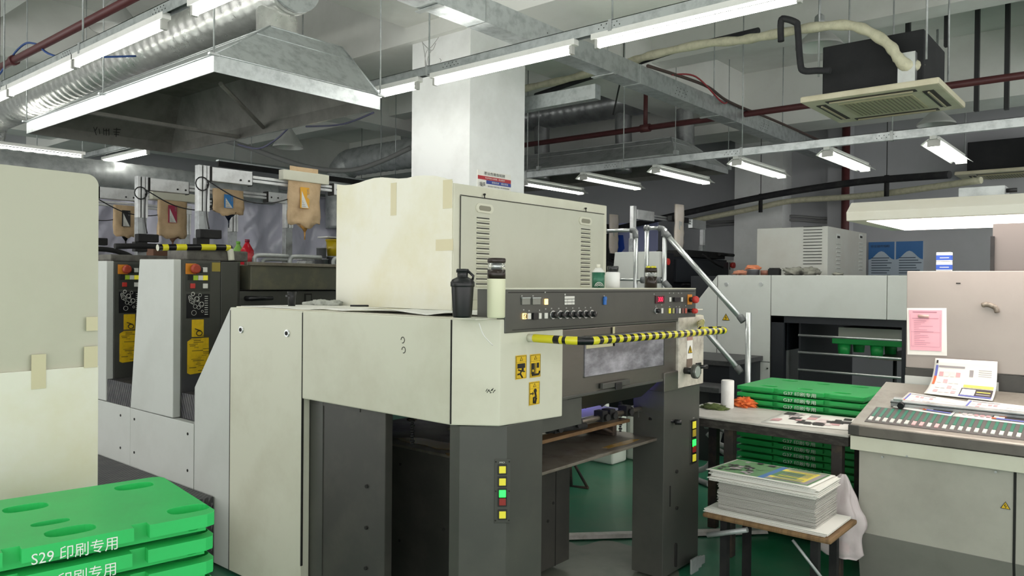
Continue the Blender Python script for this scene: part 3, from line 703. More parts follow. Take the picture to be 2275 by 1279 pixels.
def mush(px, py, r, plate, lab):
    q = onp(px, py); m = M()
    if plate: m.box(q+V((-.028, -.003, -.03)), q+V((.028, 0, .03)), .001); m.out('yellow_plate', orange, CP); m = M()
    m.tube([q, q+V((0, -.03, 0))], r*.7, 14); m.m(1).tube([q+V((0, -.028, 0)), q+V((0, -.045, 0)), q+V((0, -.055, 0))], [r, r, r*.75], 18); m.out('stop_button', [black, redb], CP, label=lab)
mush(1532, 665, .022, True, 'larger red mushroom stop button'); mush(1530, 690, .016, False, 'small red stop button')
m = M()
for px, py, tx, w_ in ((1160, 650, 'A', .012), (1186, 650, 'B', .012)): pass
for px, py in ((1159, 657), (1184, 657), (1211, 649), (1163, 688), (1175, 690), (1198, 689), (1212, 686), (1225, 685), (1241, 685), (1258, 684), (1272, 684), (1286, 684), (1300, 683), (1312, 683), (1487, 651), (1496, 651), (1507, 651), (1514, 651), (1453, 653), (1457, 680), (1470, 677), (1487, 681), (1502, 681), (1509, 681), (1523, 679), (1342, 657)):
    q = onp(px, py); m.box((q.x-.005, q.y-.001, q.z-.003), (q.x+.005, q.y, q.z+.003))
m.out('legend_marks', mat('legend', '9b9c98', .6), CP)
# front guard panel, window and frame
m = M(); m.box((2.93, Y0+.005, 1.05), (4.06, Y0+.03, 1.375), .003)
wl = O(1262, 745, 'Y', Y0+.005); wr = O(1487, 740, 'Y', Y0+.005); wb = O(1262, 830, 'Y', Y0+.005)
m.out('front_guard', brushed, D)
m = M(); m.box((3.115, Y0-.001, 1.135), (3.90, Y0+.005, 1.335), .001); WN = m.out('guard_window', lav, D, label='hazy scuffed window in the front guard')
m = M(); m.box((3.112, Y0-.004, 1.132), (3.905, Y0+.002, 1.136)).box((3.112, Y0-.004, 1.334), (3.905, Y0+.002, 1.338)).box((3.9, Y0-.004, 1.132), (3.905, Y0+.002, 1.338)); m.out('window_edge', dgrey, WN)
m = M()
q0 = O(1365, 738, 'Y', Y0-.004); q1 = O(1262, 779, 'Y', Y0-.004)
m.box((3.12, Y0-.004, q1.z), (q0.x+.005, Y0-.002, q1.z+.018)).box((q0.x-.014, Y0-.004, q1.z), (q0.x+.005, Y0-.002, q1.z+.10)); m.out('tape_strip', tape, WN)
m = M(); m.prism([(3.0, Y0, 1.05), (3.0, Y0+.12, .945), (3.0, Y0+.14, .945), (3.0, Y0+.02, 1.05)], (.86, 0, 0)); m.out('lower_flap', mat('dark_olive_flap', '2f322c', .3), D)
m = M(); m.box((2.80, Y0+.02, .90), (3.12, Y0+.05, 1.06), .003); m.box((2.93, Y0-.0, 1.04), (4.06, Y0+.04, 1.056), .003); m.out('guard_frame', dgrey, D)
m = M(); q = O(1370, 818, 'Y', Y0-.01); m.box((q.x-.14, Y0-.02, 1.062), (q.x+.12, Y0, 1.092), .004); m.m(1).box((q.x-.03, Y0-.028, 1.05), (q.x+.03, Y0-.018, 1.085), .003); m.out('latch', [dgrey, black], D)
# right end frame
m = M(); m.box((3.9, Y0-.01, .98), (4.12, Y0+.1, 1.09), .004); m.out('end_bracket', brushed, D)
m = M(); m.box((4.06, Y0-.012, .985), (4.385, Y0+.12, 1.40), .006); m.out('end_cover', mat('scuffed_white', 'd3cec2', .45, .1, '8c8378', .9, 12), D, label='scuffed pale end cover with a round knob')
m = M(); m.box((4.2, Y0+.06, 1.4), (4.40, Y0+.16, 1.47), .02); m.box((4.3, Y0+.0, 1.33), (4.42, Y0+.14, 1.41), .02); m.out('taped_wrap', cream2, D)
q = O(1524, 823, 'Y', Y0-.02); m = M(); m.tube([q+V((0, .02, 0)), q+V((0, -.05, 0))], .02, 14); m.m(1).tube([q+V((0, -.05, 0)), q+V((0, -.075, 0))], .042, 28); m.m(2).tube([q+V((0, -.074, 0)), q+V((0, -.077, 0))], .033, 28); m.out('round_knob', [black, dgrey, alu], D)
q = O(1550, 818, 'Y', Y0-.012); m = M(); m.box(q+V((-.03, -.01, -.035)), q+V((.03, 0, .035)), .002); m.tube([q+V((0, -.01, .01)), q+V((.05, -.04, .01))], .012, 10); m.out('toggle_latch', black, D)
def tri_sign(p, rt, n, s_, par, plate=None):
    rt = V(rt); n = V(n); up = V((0, 0, 1)); p = V(p)+n*.003
    def tri(m, s_, d): m.quad([p+rt*(-s_)+up*(-s_*.6)+n*d, p+rt*s_+up*(-s_*.6)+n*d, p+up*(s_*1.13)+n*d])
    m = M(); tri(m, s_, 0); m.m(1); tri(m, s_*.8, .001); m.m(0)
    for a, b in (((.02, .62), (-.2, .05)), ((-.2, .05), (.2, .12)), ((.2, .12), (-.02, -.4))):
        m.tube([p+rt*a[0]*s_+up*a[1]*s_+n*.002, p+rt*b[0]*s_+up*b[1]*s_+n*.002], s_*.06, 5)
    return m.out('shock_warning', [ink, yel], par)
q = O(1532, 776, 'Y', Y0-.013); m = M(); m.box(q+V((-.035, -.002, -.055)), q+V((.035, 0, .055))); m.m(1).box(q+V((-.035, -.002, .055)), q+V((.035, 0, .085))).m(2).box(q+V((-.035, -.002, -.105)), q+V((.035, 0, -.055))); m.out('warning_sticker', [paper, mat('faded_pink', 'b98e84', .6), mat('faded_brown', '7a6a5e', .6)], D)
tri_sign(q+V((0, -.002, -.005)), (1, 0, 0), (0, -1, 0), .028, D)
# yellow pictogram stickers on the side cover's front face
def sticker(px, py, w_, h_, kind):
    q = O(px, py, 'Y', Y0-.002); m = M(); X, Z = V((1, 0, 0)), V((0, 0, 1)); n = V((0, -1, 0))
    def B(a, b, c, d, dd=.002): m.box(q+X*a*w_+Z*c*h_+n*dd*.2, q+X*b*w_+Z*d*h_+n*dd)
    def L(pts, r): m.tube([q+X*a*w_+Z*b*h_+n*.002 for a, b in pts], r, 5)
    m.m(1); B(-.5, .5, -.5, .5, .0015); m.m(0); B(-.46, .46, .2, .207, .002)
    L([(-.12, .28), (.12, .28), (0, .42), (-.12, .28)], .0012); L([(-.46, .46), (.46, .46), (.46, -.46), (-.46, -.46), (-.46, .46)], .001)
    if kind == 0:
        B(-.36, .36, -.05, .15); L([(0, -.15), (-.1, -.28), (.1, -.45)], .004); L([(-.3, -.1), (0, -.16), (.3, -.2)], .003); L([(-.1, -.28), (-.35, -.3)], .004); m.tube([q+X*.12*w_-Z*.1*h_+n*.001, q+X*.12*w_-Z*.1*h_+n*.004], .007, 8)
    elif kind == 1:
        B(-.4, -.12, -.35, .12); B(.12, .35, -.1, .12); B(-.1, -.04, -.4, .12); B(.02, .06, -.4, .12); L([(-.35, -.38), (.3, -.38), (.4, -.25)], .005); m.m(1).tube([q-X*.26*w_-Z*.2*h_+n*.002, q-X*.26*w_-Z*.2*h_+n*.004], .006, 8)
    else:
        m.tube([q+X*.05*w_+Z*.1*h_+n*.001, q+X*.05*w_+Z*.1*h_+n*.004], .010, 10); L([(.05, .02), (.12, -.15), (-.1, -.2), (-.1, -.4), (.05, -.42), (.15, -.2)], .006); L([(-.42, 0), (-.12, 0)], .0025); L([(-.2, .06), (-.1, 0), (-.2, -.06)], .002)
    m.out('safety_sticker', [ink, yel], D)
sticker(1157.5, 815, .075, .105, 0); sticker(1189, 812, .075, .105, 1); sticker(1187, 873, .075, .105, 2)
# striped guard rail
a = O(1175, 750, 'Y', Y0); zr = 1.335; yo = O(1330, 755, 'Z', zr).y; xr = O(1622, 731, 'Y', yo).x
xl = a.x; b = O(1545, 722, 'Y', Y0+.0)
yo = Y0-.30; xr = O(1618, 733, 'Y', yo).x; zr2 = O(1618, 733, 'Y', yo).z
pts = bez([(xl, Y0, a.z), (xl, Y0-.12, a.z), (xl+.01, yo+.06, a.z+.0), (xl+.07, yo, a.z)], 5)+bez([(xl+.12, yo, a.z), (xr-.1, yo, zr2)], 50)+bez([(xr-.06, yo, zr2), (xr, yo+.03, zr2), (xr-.01, yo+.08, zr2), (xr-.05, yo+.14, zr2+.0), (4.42, Y0+.02, zr2+.03)], 6)
acc = [0]
for i in range(1, len(pts)): acc.append(acc[-1]+(pts[i]-pts[i-1]).length)
dn = []; k = 0; st = .016
tot = acc[-1]; n = int(tot/st)
for i in range(n+1):
    s_ = tot*i/n
    while k < len(acc)-2 and acc[k+1] < s_: k += 1
    dn.append(pts[k].lerp(pts[k+1], (s_-acc[k])/max(1e-6, acc[k+1]-acc[k])))
irr = {0: 2, 1: 2, 2: 0, 3: 0, 4: 0, 5: 0, 6: 0, 7: 0, 8: 0, 9: 1, 10: 1, 11: 0, 12: 1, 13: 0, 14: 0, 15: 0, 16: 1, 17: 1}
def md(i):
    if i in irr: return irr[i]
    if i > n-4: return 2
    return (i//2) % 2
m = M(); m.tube(dn, .0185, 14, mats=md); m.out('striped_guard_rail', [yelt, blkt, cream], D)
# underside mechanism: bar with clamps
m = M(); p0 = O(1215, 935, 'Y', 2.45); p1 = O(1470, 890, 'Y', 2.45); zc = (p0.z+p1.z)/2
m.tube([(2.8, 2.31, .87), (3.92, 2.31, .865)], .014, 10); m.tube([(2.8, 2.35, .842), (3.92, 2.35, .842)], .01, 10); m.out('cross_shaft', dirtysteel, D)
for px, py in ((1230, 925), (1272, 915), (1335, 905), (1352, 893), (1388, 888)):
    q = O(px, py, 'Y', 2.31); m = M(); m.box((q.x-.025, 2.28, .845), (q.x+.025, 2.34, .905), .004); m.tube([(q.x, 2.27, .87), (q.x, 2.26, .87)], .02, 12); m.tube([(q.x+.04, 2.31, .868), (q.x+.065, 2.31, .868)], .022, 12); m.out('shaft_clamp', blackm, D)
for px, py in ((1355, 858), (1390, 856)):
    q = O(px, py, 'Y', Y0+.08); m = M(); m.tube([q, q+V((0, .03, -.03)), q+V((-.06, .12, -.12))], [.012, .012, .008], 8); m.m(1).box(q+V((-.03, -.01, -.005)), q+V((.03, .01, .018)), .003); m.out('adjuster', [dgrey, alu], D)
m = M(); m.box((3.07, 2.40, .856), (3.87, 3.0, .86)); m.out('delivered_sheet', paper, D, label='white sheet lit violet inside the delivery')
m = M(); m.box((3.1, 2.74, .932), (3.85, 2.80, .948)); m.out('violet_lamp', mat('violet_led', '8f86ff', .5, emit='7a70ff', es=7), D, label='violet curing lamp bar')
m = M(); m.box((3.03, 2.42, .85), (3.05, 3.2, .949)); m.box((3.03, 2.70, .949), (3.87, 3.0, .952)); m.out('added_lamp_shield', blackm, D)  # added to keep the violet light out of the left opening
m = M()
for k in range(28):
    z = .72+.0125*k; m.tube([(3.88, 2.42, z), (3.88, 2.42, z+.008)], .012 if k % 2 else .008, 6)
m.out('lifting_chain', blackm, D)
m = M()
for k in range(18): z = .80+.0125*k; m.tube([(2.55, 2.78, z), (2.55, 2.78, z+.008)], .012 if k % 2 else .008, 6)
m.out('lifting_chain', blackm, D)
q = O(1445, 905, 'Y', 2.3); m = M(); m.box(q+V((-.14, 0, -.01)), q+V((.1, .12, .0)), .002); m.tube([q+V((.1, 0, 0)), q+V((.14, -.02, -.05)), q+V((-.06, -.02, -.03))], .003, 5); m.box(q+V((-.1, .02, -.05)), q+V((.03, .1, -.01)), .004); m.out('sheet_jogger', dgrey, D)
q = O(1505, 937, 'Y', 2.13); m = M(); m.tube([q+V((-.12, .12, .02)), q], .008, 8); m.tube([q+V((-.01, .01, 0)), q+V((.01, -.02, 0))], .016, 10); m.out('lever', black, D)
for px, py in ((1030, 975), (1005, 955), (915, 935)):
    q = O(px, py, 'X', 2.75); m = M(); m.tube([q+V((0, 0, .16)), q], .012, 8); m.lathe([(0, .02), (.01, .03), (.02, .01)], q, 12); m.tube([q+V((0, -.05, .08)), q+V((0, .05, .10))], .01, 8); m.out('suction_cup', dirtysteel, D)
# plywood bench standing on the board
t = thing('plywood_bench', 'low worn plywood bench with a slanted brace standing on the steel board', 'bench', (3.5, 2.6, .706))
z = .80; pl = [O(1290, 950, 'Z', z), O(1395, 925, 'Z', z), O(1418, 905, 'Z', z), O(1210, 935, 'Z', z)]
m = M(); m.box((2.98, 2.39, .772), (3.94, 2.62, .792), .004); m.out('bench_top', wood, t)
for x in (3.1, 3.82): m = M(); m.box((x-.02, 2.42, .706), (x+.02, 2.60, .772), .002); m.tube([(x-.12, 2.43, .769), (x, 2.43, .718)], .012, 4); m.out('leg', darkwood, t)
m = M(); m.tube([O(1215, 955, 'Y', 2.3), O(1300, 945, 'Y', 2.3)], .018, 10); m.out('rolled_tube', blackm, **kw('short dark roller bar in front of the plywood bench', 'roller'))
# electrical box on top
bx = O(1008, 500, 'Z', 1.444)
BX, BY = 2.905, 2.86
t = thing('blower_cabinet', 'big cream louvred cabinet standing on the near press delivery', 'cabinet', (3.65, 3.35, 1.444))
m = M(); m.box((BX, BY, 1.445), (4.385, 3.85, 2.125), .006); m.out('body', cream, t)
m = M(); m.box((BX+.05, BY-.006, 1.50), (4.34, BY+.002, 2.06), .003); FPN = m.out('front_panel', mat('cabinet_front', 'c4c5b6', .42, 0, 'b3b2a0', .5, 2.2), t)
m = M(); m.box((BX+.045, BY-.007, 2.062), (4.345, BY-.004, 2.066)).box((BX+.045, BY-.007, 1.5), (BX+.049, BY-.004, 2.06)); m.out('panel_gap', seam, FPN)
for px, py in ((1076, 463), (1300, 491)):
    q = O(px, py, 'Y', BY-.006); m = M(); w_ = .055
    m.prism([(q.x+(w_+.018)*math.copysign(1, math.cos(a))*.6+.028*math.cos(a), q.y, q.z+.026*math.sin(a)) for a in [k/16*2*PI+.01 for k in range(16)]], (0, -.006, 0), 0)
    m.m(1).prism([(q.x+w_*math.copysign(1, math.cos(a))*.62+.015*math.cos(a), q.y-.0062, q.z+.014*math.sin(a)) for a in [k/16*2*PI+.01 for k in range(16)]], (0, -.001, 0), 0)
    m.out('recessed_handle', [cream, mat('handle_recess', '8a8878', .6)], FPN)
for px0, y0_, y1_, n_ in ((1073, 488, 634, 14), (1301, 512, 634, 14)):
    a = O(px0, y0_, 'Y', BY-.006); b = O(px0, y1_, 'Y', BY-.006)
    for k in range(n_+0):
        z = a.z+(b.z-a.z)*k/(n_-1); m = M(); w_ = .052
        m.prism([(a.x-w_, BY-.004, z-.012), (a.x-w_, BY-.016, z-.006), (a.x-w_, BY-.006, z+.006)], (2*w_, 0, 0)); m.m(1).box((a.x-w_, BY-.008, z+.006), (a.x+w_, BY-.0055, z+.011)); m.out('louvre', [cream, seam], FPN)
for px, py in ((1075, 432), (1300, 463)):
    q = O(px, py, 'Y', BY-.006); m = M(); m.tube([q, q+V((0, -.01, 0))], .006, 10); m.tube([q+V((0, -.004, 0)), q+V((-.006, -.012, -.02))], .003, 6); m.out('screw', seam, FPN)
# white board taped on the near side, wavy top
m = M(); n = 14; a0 = BY+.005; a1 = 3.86
top = [(a0+(a1-a0)*k/n, 2.135+.055*min(1, k/4)+.012*math.sin(k*.9)) for k in range(n+1)]
m.prism([(BX-.001, a0, 1.447)]+[(BX-.001, y, z) for y, z in top]+[(BX-.001, a1, 1.447)], (-.006, 0, 0)); m.out('cardboard_lining', cream2, t)
m = M()
for px0, py0, px1, py1 in ((868, 400, 880, 478), (984, 400, 1004, 462), (968, 532, 1006, 556)):
    a = O(px0, py0, 'X', BX-.009); b = O(px1, py1, 'X', BX-.009); m.box((BX-.0085, a.y, min(a.z, 2.16)), (BX-.0075, b.y, b.z))
m.out('tape_strip', tape, t)
# ------------------------------------------------------------------ things on the delivery top
TZ = 1.4445
def q_on(px, py, z=TZ): return O(px, py, 'Z', z)
c = q_on(648, 681); t = thing('black_cup', 'small black plastic cup at the left end of the press top', 'cup', c)
h = .088; m = M(); m.lathe([(0, .02), (h*.6, .023), (h, .028), (h, .024), (h*.5, .02)], c, 18); m.out('cup_body', black, t); m = M(); m.box(c+V((-.036, -.01, h-.03)), c+V((-.024, .01, h-.02))); m.out('rim_tab', black, t)
a = q_on(722, 679); m = M()
for k in range(5): m.blob(a+V((.0+.02*math.sin(k*2), -.10+.05*k, .014)), (.045, .045, .022), .5, 3, 3, k)
for k in range(4): m.tube([a+V((.01, .1, .012)), a+V((-.01+.015*k, .15+.012*math.sin(k*2), .012)), a+V((-.02+.02*k, .2, .01))], [.013, .013, .009], 8)
m.out('work_glove', glovem, **kw('grey cotton glove lying on the press top beside the black cup', 'glove'))
# papers on top
def sheet(name, pts, label, cat, mt=paper, amp=.01, nz=8, th=.0015, group=None):
    m = M(); p = [V(x) for x in pts]; g = []
    for i in range(nz+1):
        r_ = []
        for j in range(nz+1):
            u, v = i/nz, j/nz; q = p[0].lerp(p[1], u).lerp(p[3].lerp(p[2], u), v); q.z += abs(noise.noise(q*4))*amp+.001; r_.append(q)
        g.append(r_)
    m.sm = True
    A = [[m.b.verts.new(q) for q in r_] for r_ in g]; B = [[m.b.verts.new(q+V((0, 0, th))) for q in r_] for r_ in g]
    for i in range(nz):
        for j in range(nz): m.f((B[i][j], B[i+1][j], B[i+1][j+1], B[i][j+1])); m.f((A[i][j], A[i][j+1], A[i+1][j+1], A[i+1][j]))
    m.sm = False
    for i in range(nz):
        m.f((A[i][0], A[i+1][0], B[i+1][0], B[i][0])); m.f((A[i+1][nz], A[i][nz], B[i][nz], B[i+1][nz])); m.f((A[0][i+1], A[0][i], B[0][i], B[0][i+1])); m.f((A[nz][i], A[nz][i+1], B[nz][i+1], B[nz][i]))
    return m.out(name, mt, **kw(label, cat, group))
sheet('paper_sheet', [(2.36, 2.36, TZ), (2.88, 2.22, TZ), (2.88, 2.75, TZ), (2.37, 3.35, TZ)], 'large wavy white sheet lying on the near press top under the bottles', 'paper', amp=.028)
sheet('paper_sheet', [(2.36, 3.36, TZ), (2.88, 3.36, TZ), (2.88, 4.05, TZ), (2.37, 4.05, TZ)], 'flat white sheet on the press top beneath the black cup and glove', 'paper', amp=.004)
m = M(); a = q_on(778, 682); b = q_on(838, 682); m.tube([a+V((0, 0, .008)), b+V((0, 0, .008))], .006, 8); m.out('felt_pen', black, **kw('thin black pen lying left of the shaker bottle', 'pen'))
# shaker
c = q_on(1027, 705, TZ+.006); s_ = 1/480*3.3/3.45
dd = (c-EYE).dot(CF)/FP
t = thing('shaker_bottle', 'black shaker bottle with flip cap on the press top', 'bottle', c)
H = 100*dd; m = M(); m.lathe([(0, 20*dd), (4*dd, 21.5*dd), (68*dd, 25*dd), (70*dd, 25*dd)], c, 28); m.out('bottle_body', black, t)
m = M(); m.lathe([(68*dd, 26*dd), (70*dd, 27*dd), (79*dd, 27*dd), (80*dd, 25.5*dd), (84*dd, 24*dd), (89*dd, 14*dd), (90*dd, 12*dd), (102*dd, 12*dd), (103*dd, 13.5*dd), (108*dd, 13*dd)], c, 28); m.out('screw_lid', black, t)
m = M(); k = CR*1; m.tube([c+CR*12*dd+V((0, 0, 103*dd)), c+CR*24*dd+V((0, 0, 92*dd)), c+CR*22*dd+V((0, 0, 84*dd))], 3*dd, 8); m.tube([c+V((0, 0, 103*dd))-CR*14*dd, c+V((0, 0, 103*dd))+CR*14*dd], 3.5*dd, 8); m.out('carry_loop', black, t)
# flask
c = q_on(1102, 706, TZ+.004); dd = (c-EYE).dot(CF)/FP
t = thing('tea_flask', 'tall pale green tea flask with clear top and dark lid', 'flask', c)
m = M(); m.lathe([(0, 18*dd), (3*dd, 20*dd), (85*dd, 20.5*dd), (87*dd, 20.5*dd)], c, 28); m.out('flask_body', mat('flask_green', 'dfe0c2', .35), t)
m = M(); m.lathe([(87*dd, 20.4*dd), (107*dd, 20.4*dd)], c, 28); m.out('dark_band', mat('coffee_plastic', '2c221e', .3), t)
m = M(); m.lathe([(107*dd, 19.5*dd), (122*dd, 19.5*dd)], c, 28); m.out('clear_section', glass, t)
m = M(); m.lathe([(107.5*dd, 12*dd), (121.5*dd, 12*dd)], c, 16); m.out('inner_strainer', alu, t)
m = M(); m.lathe([(122*dd, 19*dd), (124*dd, 20.5*dd), (131*dd, 20.5*dd), (133*dd, 18*dd)], c, 28); m.out('lid', mat('coffee_plastic', '2c221e', .3), t)
# things on control panel's top
PZ = 1.575
def on_cp(px, y=2.23): return V((O(px, 640, 'Y', y).x, y, PZ))
c = on_cp(1329); dd = (c-EYE).dot(CF)/FP
t = thing('spray_can', 'green and white spray can with white nozzle beside the louvred cabinet', 'spray can', c)
m = M(); m.lathe([(0, 14*dd), (34*dd, 14.5*dd)], c, 22); m.out('can_body', mat('spray_green', '2f6a52', .35, .2), t)
m = M(); m.lathe([(34*dd, 14.6*dd), (38*dd, 12*dd), (42*dd, 8*dd), (44*dd, 7*dd)], c, 22); m.out('dome', kwhite, t); m = M(); m.lathe([(44*dd, 4*dd), (52*dd, 4.5*dd)], c, 12); m.out('nozzle', cream2, t)
m = M(); f_ = -V((CF.x, CF.y, 0)).normalized(); bb = c+f_*14.8*dd
for a in range(3): m.tube([bb+CR*(9-3*a)*dd*math.cos(k/8*PI)+V((0, 0, (3+(9-3*a)*math.sin(k/8*PI))*dd)) for k in range(9)], .7*dd, 5)
m.out('printed_logo', kwhite, t)
c = on_cp(1361); dd = (c-EYE).dot(CF)/FP
t = thing('white_bottle', 'white plastic bottle with black lid on the control panel top', 'bottle', c)
m = M(); m.lathe([(0, 16*dd), (33*dd, 16*dd), (35*dd, 13*dd)], c, 24); m.out('bottle_body', mat('white_plastic', 'eeeeec', .4), t)
m = M(); m.lathe([(35*dd, 12*dd), (47*dd, 13*dd), (48*dd, 12*dd)], c, 20); m.out('cap', mat('smoky_cap', '2a2c2e', .2), t)
c = on_cp(1446); dd = (c-EYE).dot(CF)/FP
t = thing('tea_flask', 'dark tea flask with clear band and yellow caps inside, on the control panel top', 'flask', c)
m = M(); m.lathe([(0, 13.5*dd), (25*dd, 13.5*dd)], c, 22); m.out('flask_body', mat('dark_tea', '241a14', .25), t)
m = M(); m.lathe([(25*dd, 13*dd), (34*dd, 13*dd)], c, 22); m.out('clear_section', glass, t)
m = M(); m.lathe([(34*dd, 13.5*dd), (44*dd, 13.5*dd)], c, 22); m.m(1)
for k in range(6): m.blob(c+V((math.cos(k)*8*dd, math.sin(k)*8*dd, 45*dd)), (4*dd, 4*dd, 4*dd), 0, 1, 1)
m.out('lid', [mat('dark_tea', '241a14', .25), yelt], t)
# steel plates leaning on the far post foot
t0 = []
FIX[0] = False
for k in range(3):
    a = O(1537+k*12, 1244, 'Y', 2.08)
    m = M(); m.box((a.x, 2.08+.014*k, FZ), (a.x+.09, 2.09+.014*k, max(a.z, FZ+.03))); m.out('steel_plate', galvd, **kw('%s of the three steel plates leaning at the foot of the far post' % ('frontmost', 'middle', 'rearmost')[k], 'plate', 'steel plates at the post foot'))
FIX[0] = True
# ================================================================== printing units
def unit(k):
    y = 4.83+1.02*k; o = y-4.83
    lab = ['nearest printing unit of the near press, button panel with yellow notices below', 'second printing unit, its button panel half hidden by the first one', 'third printing unit, mostly hidden behind the cream cabinet', 'fourth printing unit at the far end of the near press'][k]
    t = thing('printing_unit', lab, 'printing press unit', (3.3, y+.4, 0), 'printing units of the near press')
    m = M(); m.prism([(2.351, y, .705), (2.351, y+.615, .703), (2.351, y+.485, 1.733), (2.351, y, 1.727)], (.052, 0, 0), .006); m.out('outer_panel', lgrey, t)
    m = M(); m.prism([(2.352, y-.272 if k == 0 else y-.402, .05), (2.352, y+.616, .05), (2.352, y+.616, .70), (2.352, y-.272 if k == 0 else y-.402, .70)], (.05, 0, 0), .003); bp = m.out('base_panel', lgrey, t)
    m = M()
    for yy in (y-.25 if k else y-.2, y+.55):
        for z in (.40, .63): m.tube([(2.353, yy, z), (2.349, yy, z)], .009, 10)
    m.out('screw', seam, bp)
    m = M(); m.box((2.404, y, .70), (2.675, y+.5, 1.724), .004); fr_ = m.out('button_column', dgrey, t)
    m = M(); m.prism([(2.678, y, .70), (2.80, y+.0, .70), (2.835, y+.03, .70), (2.835, y+.5, .70), (2.678, y+.5, .70)], (0, 0, 1.02), .004); m.out('side_column', dgrey, t)
    m = M(); m.box((2.36 if k else 2.405, y-.40 if k else y-.265, .70), (2.83, y, .865), .003); m.out('tread_step', treadm, t)
    m = M(); m.box((2.835, y+.03, .7), (4.4, y+.55, 1.52), .004); cb = m.out('cross_frame', dgrey, t)
    m = M(); m.box((2.90, y+.0, 1.53), (4.35, y+.5, 1.70), .004); m.out('ink_trough', mat('olive_grey', '5b5c50', .45, .1, '8c8468', .5, 6), t)
    m = M(); m.box((2.86, y-.02, 1.70), (4.35, y+.02, 1.724), .003); m.out('trough_lip', dirtysteel, t)
    q = O(575, 651, 'Y', 4.83); m = M(); m.tube([(q.x-.08, y+.03, 1.47), (q.x-.08, y-.03, 1.47), (q.x+.09, y-.03, 1.47)], [.018, .018, .014], 10); m.out('grip_handle', black, t)
    q = O(690, 658, 'Y', 4.83); m = M(); m.box((3.36, y+.02, 1.40), (3.42, y+.032, 1.50), .002); m.m(1).box((3.368, y+.018, 1.41), (3.412, y+.021, 1.49)); m.out('switch_cover', [seam, dgrey], t)
    # button panel
    def P(px, py): a = O(px, py, 'Y', 4.83); return V((a.x, y, a.z))
    a, b = P(413, 583), P(466, 646); m = M(); m.box((a.x, y-.004, b.z), (b.x, y, a.z), .001); pn = m.out('button_panel', mat('button_plate2', '3f413d', .4, .2), t)
    q = P(428, 597); m = M(); m.box(q+V((-.05, -.008, -.035)), q+V((.02, -.003, .035)), .001); m.out('yellow_plate', orange, pn)
    m = M(); m.tube([q+V((0, -.004, 0)), q+V((0, -.035, 0))], .02, 14); m.m(1).tube([q+V((0, -.03, 0)), q+V((0, -.05, 0)), q+V((0, -.058, 0))], [.032, .032, .022], 18); m.out('stop_button', [black, mat('orange_red', 'a03c26', .45)], pn)
    for px, py, mt in ((433, 617, mat('lime_button', 'a8c83a', .4)), (444, 617, kwhite), (455, 617, kyel), (427, 635, redb), (455, 635, kwhite), (454, 599, kwhite), (444, 600, black), (422, 616, seam)):
        q = P(px, py); m = M(); m.box(q+V((-.016, -.012, -.016)), q+V((.016, -.003, .016)), .002); m.out('push_button', mt, pn)
    # schematic sign
    a, b = P(414, 653), P(465, 705); m = M(); m.box((a.x, y-.003, b.z), (b.x, y, a.z)); dp = m.out('diagram_plate', black, t)
    m = M(); random.seed(3)
    for kk in range(16):
        cx = a.x+.02+random.random()*.1; cz = b.z+.03+random.random()*.13; r_ = .006+random.random()*.012
        m.tube([(cx+r_*math.cos(j/10*2*PI), y-.004, cz+r_*math.sin(j/10*2*PI)) for j in range(11)], .0012, 4)
    for kk in range(9): m.box((b.x-.035, y-.004, b.z+.02+.015*kk), (b.x-.012, y-.003, b.z+.024+.015*kk))
    m.out('white_linework', kwhite, dp)
    a, b = P(426, 710), P(452, 747); m = M(); m.box((a.x, y-.003, b.z), (b.x, y, a.z)); m.m(1).tube([((a.x+b.x)/2+.02*math.cos(j/12*2*PI)+.01, y-.004, a.z-.09+.016*math.sin(j/12*2*PI)) for j in range(13)], .003, 5); m.tube([(a.x+.02, y-.004, a.z-.06), (b.x-.02, y-.004, a.z-.075)], .003, 5); m.out('caution_label', [yel, ink], t)
    a, b = P(416, 752), P(463, 828); m = M(); m.prism([(a.x, y-.001, a.z-.02), (a.x, y-.001, b.z+.01), (a.x+.02, y-.001, b.z), (b.x, y-.001, b.z+.01), (b.x, y-.001, a.z), (a.x+.03, y-.001, a.z)], (0, -.002, 0)); m.m(1)
    random.seed(5)
    for kk in range(22): x_ = a.x+.01+random.random()*.1; z_ = b.z+.02+kk*.011; m.box((x_, y-.004, z_), (x_+.02+random.random()*.06, y-.003, z_+.002+random.random()*.003))
    m.out('worn_yellow_notice', [yel, mat('ink_smear', '6a5a20', .6)], t)
    # top guard
    if k == 0:
        pts = [O(350, 550, 'Y', y+.1), O(400, 549, 'Y', y+.1), O(500, 550, 'Y', y+.1), O(511, 556, 'Y', y+.1), O(514, 578, 'Y', y+.1)]
        dn = bez(pts, 7); m = M(); m.tube(dn, .022, 10, mats=lambda i: 2 if i > 17 else (i//2) % 2); m.out('striped_guard_rail', [blkt, yelt, cream], t)
        m = M(); m.box((2.5, y+.12, 1.727), (2.95, y+.4, 1.80), .01); m.out('ink_roller_guard', mat('stained_grey', '6c6a64', .6, .3, '2a2826', .8, 14), t)
        m = M(); m.box((2.405, y-.001, 1.66), (2.66, y+.0, 1.72)); 
        q = P(480, 583); m.m(1).box((q.x-.03, y-.002, q.z-.06), (q.x+.03, y, q.z)); m.out('tape_strip', [dgrey, mat('old_yellow_tape', '9a8a3c', .5)], t)
    else:
        m = M(); m.tube(bez([(2.45, y+.1, 1.84), (2.8, y+.1, 1.85), (3.0, y+.1, 1.80), (3.05, y+.1, 1.73)], 6), .022, 10); m.out('guard_rail', blackm, t)
        m = M(); m.box((2.42, y+.1, 1.727), (2.9, y+.4, 1.78), .01); m.out('ink_roller_guard', mat('stained_grey', '6c6a64', .6, .3, '2a2826', .8, 14), t)
